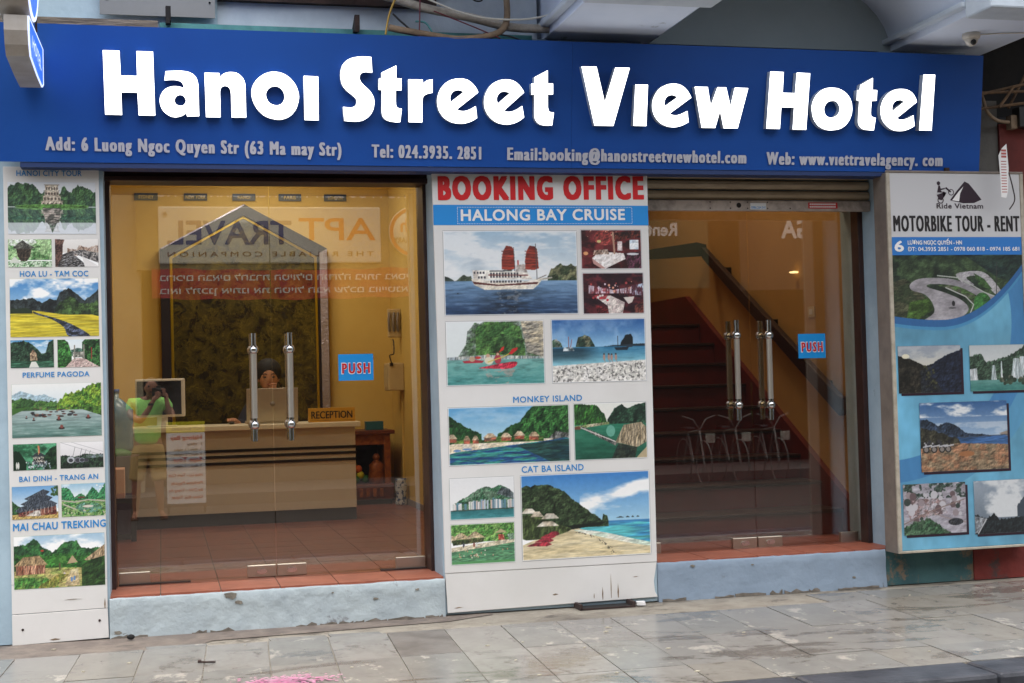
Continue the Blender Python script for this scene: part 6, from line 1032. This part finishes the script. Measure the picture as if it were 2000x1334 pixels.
# photographer in the street (the doors mirror him); he faces the hotel, +Y
px, py = -.17, -8.62
man = thing('person', (px, py, 0), 'person in bright green t-shirt and khaki shorts photographing the hotel, mirrored in the glass', 'person')
V, E, R = chain([(px, py, .93, .12), (px, py, 1.12, .12), (px+.01, py+.01, 1.30, .13), (px+.03, py+.03, 1.42, .09), (px+.045, py+.06, 1.485, .058), (px+.05, py+.09, 1.54, .07)],
    [3, (px-.17, py+.02, 1.40, .07), (px-.20, py+.10, 1.27, .054), (px-.08, py+.24, 1.20, .044), (px+.02, py+.27, 1.34, .034), (px+.08, py+.27, 1.46, .028), (px+.115, py+.27, 1.50, .034)],
    [3, (px+.20, py+.02, 1.40, .07), (px+.29, py+.10, 1.27, .052), (px+.27, py+.20, 1.22, .044), (px+.24, py+.22, 1.40, .032), (px+.225, py+.20, 1.49, .028), (px+.22, py+.19, 1.535, .034)],
    [0, (px-.10, py, .84, .10), (px-.14, py+.02, .50, .062), (px-.15, py, .28, .055), (px-.16, py-.02, .08, .036), (px-.17, py+.06, .035, .036), (px-.18, py+.16, .025, .03)],
    [0, (px+.10, py, .84, .10), (px+.12, py+.02, .50, .062), (px+.13, py, .28, .055), (px+.14, py-.02, .08, .036), (px+.17, py+.06, .035, .036), (px+.20, py+.15, .025, .03)])
skin_body('body', V, E, R, M['skin'], man)
hx, hy, hz = px+.055, py+.12, 1.60
MB().ball((hx, hy, hz), .098, 20, (.80, .95, 1.18)).build('head', M['skin'], man)
MB().ball((hx, hy-.02, hz+.035), .100, 18, (.82, .95, 1.0)).build('hair', M['hair'], man)
MB().ball((hx-.08, hy, hz-.01), .02, 8, (.5, 1, 1.5)).ball((hx+.08, hy, hz-.01), .02, 8, (.5, 1, 1.5)).build('ears', M['skin'], man)
MB().add([(hx-.012, hy+.088, hz), (hx+.012, hy+.088, hz), (hx, hy+.09, hz+.03), (hx, hy+.115, hz-.012)], [(0, 1, 3), (0, 3, 2), (1, 2, 3)]).build('nose', M['skin'], man)
MB().ball((hx-.032, hy+.083, hz+.02), .012, 8).build('eye', M['black'], man); MB().ball((hx, hy+.08, hz-.05), .022, 8, (1, .4, .3)).build('mouth', M['rust'], man)
# five fingers on each hand, curled round the camera
def fingers(base, dirv, n=5):
    for k in range(n):
        b = Vector(base)+Vector((0, .004*k, -.018*k+.03)); L = (.05, .075, .08, .074, .058)[k]
        d = Vector(dirv); MB().tube([b, b+d*L*.5+Vector((0, .012, 0)), b+d*L*.8+Vector((0, .0, .0)), b+d*L*.9+Vector((0, -.015, 0))], [.0105, .010, .009, .007], 8).build('finger', M['skin'], man)
fingers((px+.215, py+.22, 1.545), (-1, .2, .15)); fingers((px+.10, py+.285, 1.505), (.9, .1, .35))
V, E, R = chain([(px, py, .88, .165), (px, py, 1.0, .17), (px, py, 1.14, .172), (px+.01, py+.01, 1.30, .182), (px+.03, py+.03, 1.425, .13)], [4, (px-.17, py+.02, 1.41, .092), (px-.215, py+.07, 1.29, .085)], [4, (px+.21, py+.02, 1.41, .088), (px+.28, py+.07, 1.31, .08)])
skin_body('tshirt', V, E, R, M['shirt'], man)
V, E, R = chain([(px, py, .97, .15), (px, py, .88, .15)], [1, (px-.10, py, .80, .12), (px-.14, py+.015, .50, .10), (px-.145, py+.015, .46, .10)], [1, (px+.10, py, .80, .12), (px+.125, py+.015, .50, .10), (px+.13, py+.015, .46, .10)])
skin_body('shorts', V, E, R, M['shorts'], man)
for s, fx in ((-1, -.175), (1, .175)): box('sandal_sole', M['sandal'], px+fx-.05, px+fx+.05, py-.06, py+.21, .002, .018, man, bevel=.006); MB().tube([(px+fx-.045, py+.09, .02), (px+fx, py+.09, .065), (px+fx+.045, py+.09, .02)], .008, 6).build('sandal_strap', M['sandal'], man)
MB().lathe((px+.045, py+.27, 1.40), [(.036, -.012), (.038, 0), (.036, .012)], 12).build('wristband', M['black'], man)
dc = thing('photo_camera', (px+.15, -8.36, 1.5), 'black camera held to the eye by the person in green', 'camera')
box('camera_body', M['black'], px+.06, px+.205, -8.47, -8.40, 1.50, 1.60, dc, bevel=.01); MB().lathe((px+.15, -8.40, 1.548), [(.034, 0), (.036, .03), (.034, .07), (.028, .07), (.0, .06)], 20, 'y').build('lens', M['black'], dc); box('viewfinder_hump', M['black'], px+.11, px+.165, -8.46, -8.41, 1.6, 1.625, dc, bevel=.006)
# receptionist behind the laptop; she faces the street, -Y
wx, wy = .945, 4.62
wo = thing('person', (wx, wy, .41), 'person in dark clothes sitting behind the laptop with one hand at the mouth', 'person')
V, E, R = chain([(wx, wy+.1, .95, .14), (wx, wy+.08, 1.15, .13), (wx, wy+.05, 1.34, .14), (wx, wy+.03, 1.44, .07), (wx-.003, wy, 1.52, .045), (wx-.003, wy-.01, 1.56, .05)], [2, (wx-.17, wy+.04, 1.37, .06), (wx-.25, wy-.05, 1.20, .05), (wx-.33, wy-.26, 1.27, .036), (wx-.36, wy-.36, 1.275, .03)], [2, (wx+.17, wy+.04, 1.37, .06), (wx+.22, wy-.08, 1.22, .05), (wx+.12, wy-.18, 1.42, .034), (wx+.045, wy-.14, 1.545, .03)])
skin_body('body', V, E, R, M['skin2'], wo)
V, E, R = chain([(wx, wy+.1, .93, .155), (wx, wy+.08, 1.15, .145), (wx, wy+.05, 1.34, .155), (wx, wy+.04, 1.43, .09)], [2, (wx-.17, wy+.04, 1.37, .075), (wx-.25, wy-.05, 1.21, .066), (wx-.30, wy-.18, 1.25, .055)], [2, (wx+.17, wy+.04, 1.37, .075), (wx+.22, wy-.08, 1.23, .066), (wx+.15, wy-.15, 1.38, .05)])
skin_body('blouse', V, E, R, M['navy'], wo)
hd = MB(); hd.ball((wx, wy, 1.655), .108, 24, (.80, .9, 1.16)); hd.ball((wx, wy-.02, 1.60), .075, 18, (.86, .9, 1)); hd.build('head', M['skin2'], wo)
MB().ball((wx, wy+.022, 1.705), .124, 24, (.98, .86, 1.0)).build('hair', M['hair'], wo)
for s in (-1, 1):
    MB().ball((wx+s*.036, wy-.088, 1.655), .0125, 10, (1.3, .5, .6)).build('eye', M['black'], wo); MB().tube([(wx+s*.018, wy-.093, 1.68), (wx+s*.036, wy-.095, 1.686), (wx+s*.056, wy-.084, 1.68)], .004, 6).build('eyebrow', M['hair'], wo)
    MB().ball((wx+s*.088, wy, 1.64), .02, 8, (.5, 1, 1.5)).build('ear', M['skin2'], wo)
MB().add([(wx-.014, wy-.093, 1.615), (wx+.014, wy-.093, 1.615), (wx, wy-.098, 1.66), (wx, wy-.118, 1.616)], [(0, 1, 3), (0, 3, 2), (1, 2, 3)]).build('nose', M['skin2'], wo)
MB().ball((wx, wy-.09, 1.588), .024, 10, (1, .4, .3)).build('mouth', mat('lips', 0x7a3a34, .5), wo)
for k in range(5):
    b = Vector((wx+.06-.002*k, wy-.145+.003*k, 1.59-.015*k)); MB().tube([b, b+Vector((-.025, -.004, .004)), b+Vector((-.048, .006, .0)), b+Vector((-.06+.004*k, .02, -.004))], [.0095, .009, .008, .006], 8).build('finger', M['skin2'], wo)
    b = Vector((wx-.385+.016*k, wy-.38, 1.28)); MB().tube([b, b+Vector((0, -.03, .014)), b+Vector((0, -.055, -.004))], [.0095, .009, .007], 8).build('finger', M['skin2'], wo)
tag(MB().ball((wx-.355, wy-.42, 1.262), .035, 12, (.8, 1.3, .4)).build('computer_mouse', M['black']), 'dark computer mouse under the receptionist\'s hand', 'computer mouse')

# ------------------------------------------------------------------ other side of the street, mirrored in the glass
YO = -11.0
ob = thing('travel_agency_building', (4, YO-.5, 0), 'tan shophouse across the street with a cream travel sign, seen only as a reflection', 'building')
box('wall', M['opp'], -14, 22, YO-1.2, YO-.2, 4.75, 7, ob); box('shop_interior', M['oppdark'], -14, 22, YO-3, YO-1.25, .15, 4.7, ob)
for xa in (-6, -.75, 4.6, 10.6, 16): box('pier', M['opp'], xa, xa+.5, YO-1.2, YO-.2, .15, 4.745, ob)
box('fascia', M['oppgold'], -.3, 4.4, YO-.19, YO-.05, 3.25, 4.7, ob)
o_s = box('opposite_pavement', M['opave'], -14, 22, -13, -10.21, -.2, .15); o_s['kind'] = 'structure'
ag = thing('travel_sign', (1.5, YO, 3.3), 'cream sign of a travel agency across the street, mirrored in the lobby door', 'sign')
box('panel', M['oppsign'], 0.0, 3.13, YO-.045, YO, 3.33, 4.14, ag, bevel=.02)
YS = YO+.003
text('APT', 1.95, 3.05, 3.66, .32, YS, M['orange'], ag, bold=.01, flip=True); text('TRAVEL', .12, 1.85, 3.60, .34, YS, M['navytxt'], ag, bold=.02, flip=True); text('THE RELIABLE COMPANION', .12, 3.02, 3.43, .07, YS, M['tan'], ag, bold=.015, space=1.5, flip=True)
text('®', .05, .12, 3.98, .08, YS, M['tan'], ag, flip=True)
rdz = thing('round_logo_sign', (3.6, YO, 3.4), 'round cream and orange anniversary logo beside the travel sign across the street', 'sign')
MB().lathe((3.62, YO-.04, 3.78), [(0, .04), (.36, .04), (.37, .03), (.37, 0)], 28, 'y').build('disc', M['oppsign'], rdz); MB().lathe((3.62, YO-.0, 3.78), [(.31, .004), (.36, .004)], 28, 'y').build('orange_ring', M['orange'], rdz)
text('ANNIVERSARY', 3.32, 3.92, 3.62, .08, YS+.004, M['tan'], rdz, bold=.02, flip=True); text('10th', 3.42, 3.84, 3.78, .2, YS+.004, M['orange'], rdz, bold=.02, flip=True)
bn = thing('red_banner', (1.7, YO+.1, 2.9), 'long red cloth banner with white script across the street, mirrored in the lobby door', 'banner')
mb = MB(); nx = 48
for j in range(5):
    for i in range(nx+1):
        u = i/nx; x = -.1+3.75*u; mb.v.append((x, YO+.1+.02*math.sin(u*40+j), 2.84+.42*j/4-.03*math.sin(u*math.pi)+.01*math.sin(u*33+j)))
for j in range(4):
    for i in range(nx): a = j*(nx+1)+i; mb.f.append([a, a+1, a+nx+2, a+nx+1]); mb.mi.append(0); mb.sm.append(True)
mb.build('cloth', M['banner'], bn)
text('ברוכים הבאים לחברת הטיולים הגדולה ביותר באסיה'[::-1], 0, 3.6, 3.08, .09, YO+.14, M['bannertxt'], bn, bold=.015, flip=True); text('בואו לתכנן איתנו את הטיול הבא שלכם בווייטנאם'[::-1], 0, 3.6, 2.90, .085, YO+.14, M['bannertxt'], bn, bold=.015, flip=True)
text('CÔNG TY DU LỊCH  NHÀ NGHỈ BÌNH DƯƠNG', 0, 3.8, 4.28, .12, YO-.046, M['bannertxt'], ob, bold=.02, flip=True)
for (s, x0, x1, z, c, lab) in [('GA', 9.42, 9.94, 3.68, .3, 'large white letters GA on a wall across the street'), ('Rent', 7.2, 7.7, 3.72, .2, 'white lettering reading Rent across the street')]:
    t_ = thing('wall_lettering', ((x0+x1)/2, YO, z), lab, 'sign'); box('board', mat('brown_board', 0x4a3424, .6) if s == 'GA' else mat('olive_board', 0x3c4426, .6), x0-.7, x1+.5, YO-.06, YO-.01, z-.8, z+.6, t_); text(s, x0, x1, z, c, YO-.008, M['bannertxt'], t_, bold=.03, flip=True)
sb = thing('tour_stand', (.3, -9.2, 0), 'white standing tour price board in the street, mirrored beside the person in green', 'price board')
sx0, sx1, yb = .05, .53, -9.25
box('board', M['txtwhite'], sx0, sx1, yb-.03, yb, .12, 1.02, sb); box('yellow_header', M['yel'], sx0, sx1, yb-.03, yb+.0005, 1.0205, 1.16, sb)
for xx in (sx0, sx1-.03): box('leg', M['black'], xx, xx+.03, yb-.03, yb, 0, .1195, sb)
for s, z, c, mm, x0 in [('HOT BOOKING', 1.05, .04, M['txtblack'], .12), ('Halong Bay', .93, .055, M['txtred'], .1), ('1 day', .86, .03, M['txtblack'], .3), ('2 days / 1 night', .79, .03, M['txtblack'], .14), ('3 days / 2 nights', .73, .03, M['txtblack'], .14), ('Sapa Tour', .65, .055, M['txtred'], .12), ('2 days / 1 night', .58, .03, M['txtblack'], .14), ('Hoa Lu - Tam Coc', .46, .045, M['txtred'], .07), ('Perfume Pagoda', .36, .04, M['txtred'], .1), ('Bai Dinh - Trang An', .27, .04, M['txtred'], .07), ('Open Bus Ticket', .18, .04, M['txtred'], .1)]:
    text(s, x0, sx1-.04, z, c, yb+.002, mm, sb, bold=.02, flip=True)
def cycle(x, label):
    t = thing('bicycle', (x, -10.0, 0), label, 'bicycle', 'bicycles parked across the street')
    for yy, nm in ((-10.35, 'wheel'), (-9.55, 'wheel')):
        w_ = MB()
        for k in range(24): pass
        pts = [(x, yy+.30*math.cos(a), (.33+.32*math.sin(a))) for a in [i*math.pi/12 for i in range(25)]]
        w_.tube(pts, .008, 6, False)
        for i in range(8): a = i*math.pi/4; w_.tube([(x, yy, .31), (x, yy+.29*math.cos(a), .31+.29*math.sin(a))], .002, 4)
        w_.build('wheel', M['greywall'], t)
    MB().tube([(x, -10.35, .31), (x, -10.15, .75), (x, -9.7, .8), (x, -9.55, .31)], .014, 6).tube([(x, -10.15, .75), (x, -9.95, .3), (x, -9.7, .8)], .012, 6).build('frame', M['greywall'], t)
    MB().tube([(x-.25, -9.72, 1.0), (x-.1, -9.7, .95), (x, -9.7, .8), (x+.1, -9.7, .95), (x+.25, -9.72, 1.0)], .012, 6).build('handlebar', M['greywall'], t); box('seat', M['black'], x-.07, x+.07, -10.3, -10.05, .78, .83, t, bevel=.02)
    box('number_board', M['cement'], x+.03, x+.17, -9.55, -9.545, .62, .75, t); return t
cycle(7.45, 'bicycle with a white number board, leftmost in the mirror image'); cycle(8.0, 'bicycle with a white number board, middle one of three'); cycle(8.6, 'bicycle with a white number board, rightmost of three')
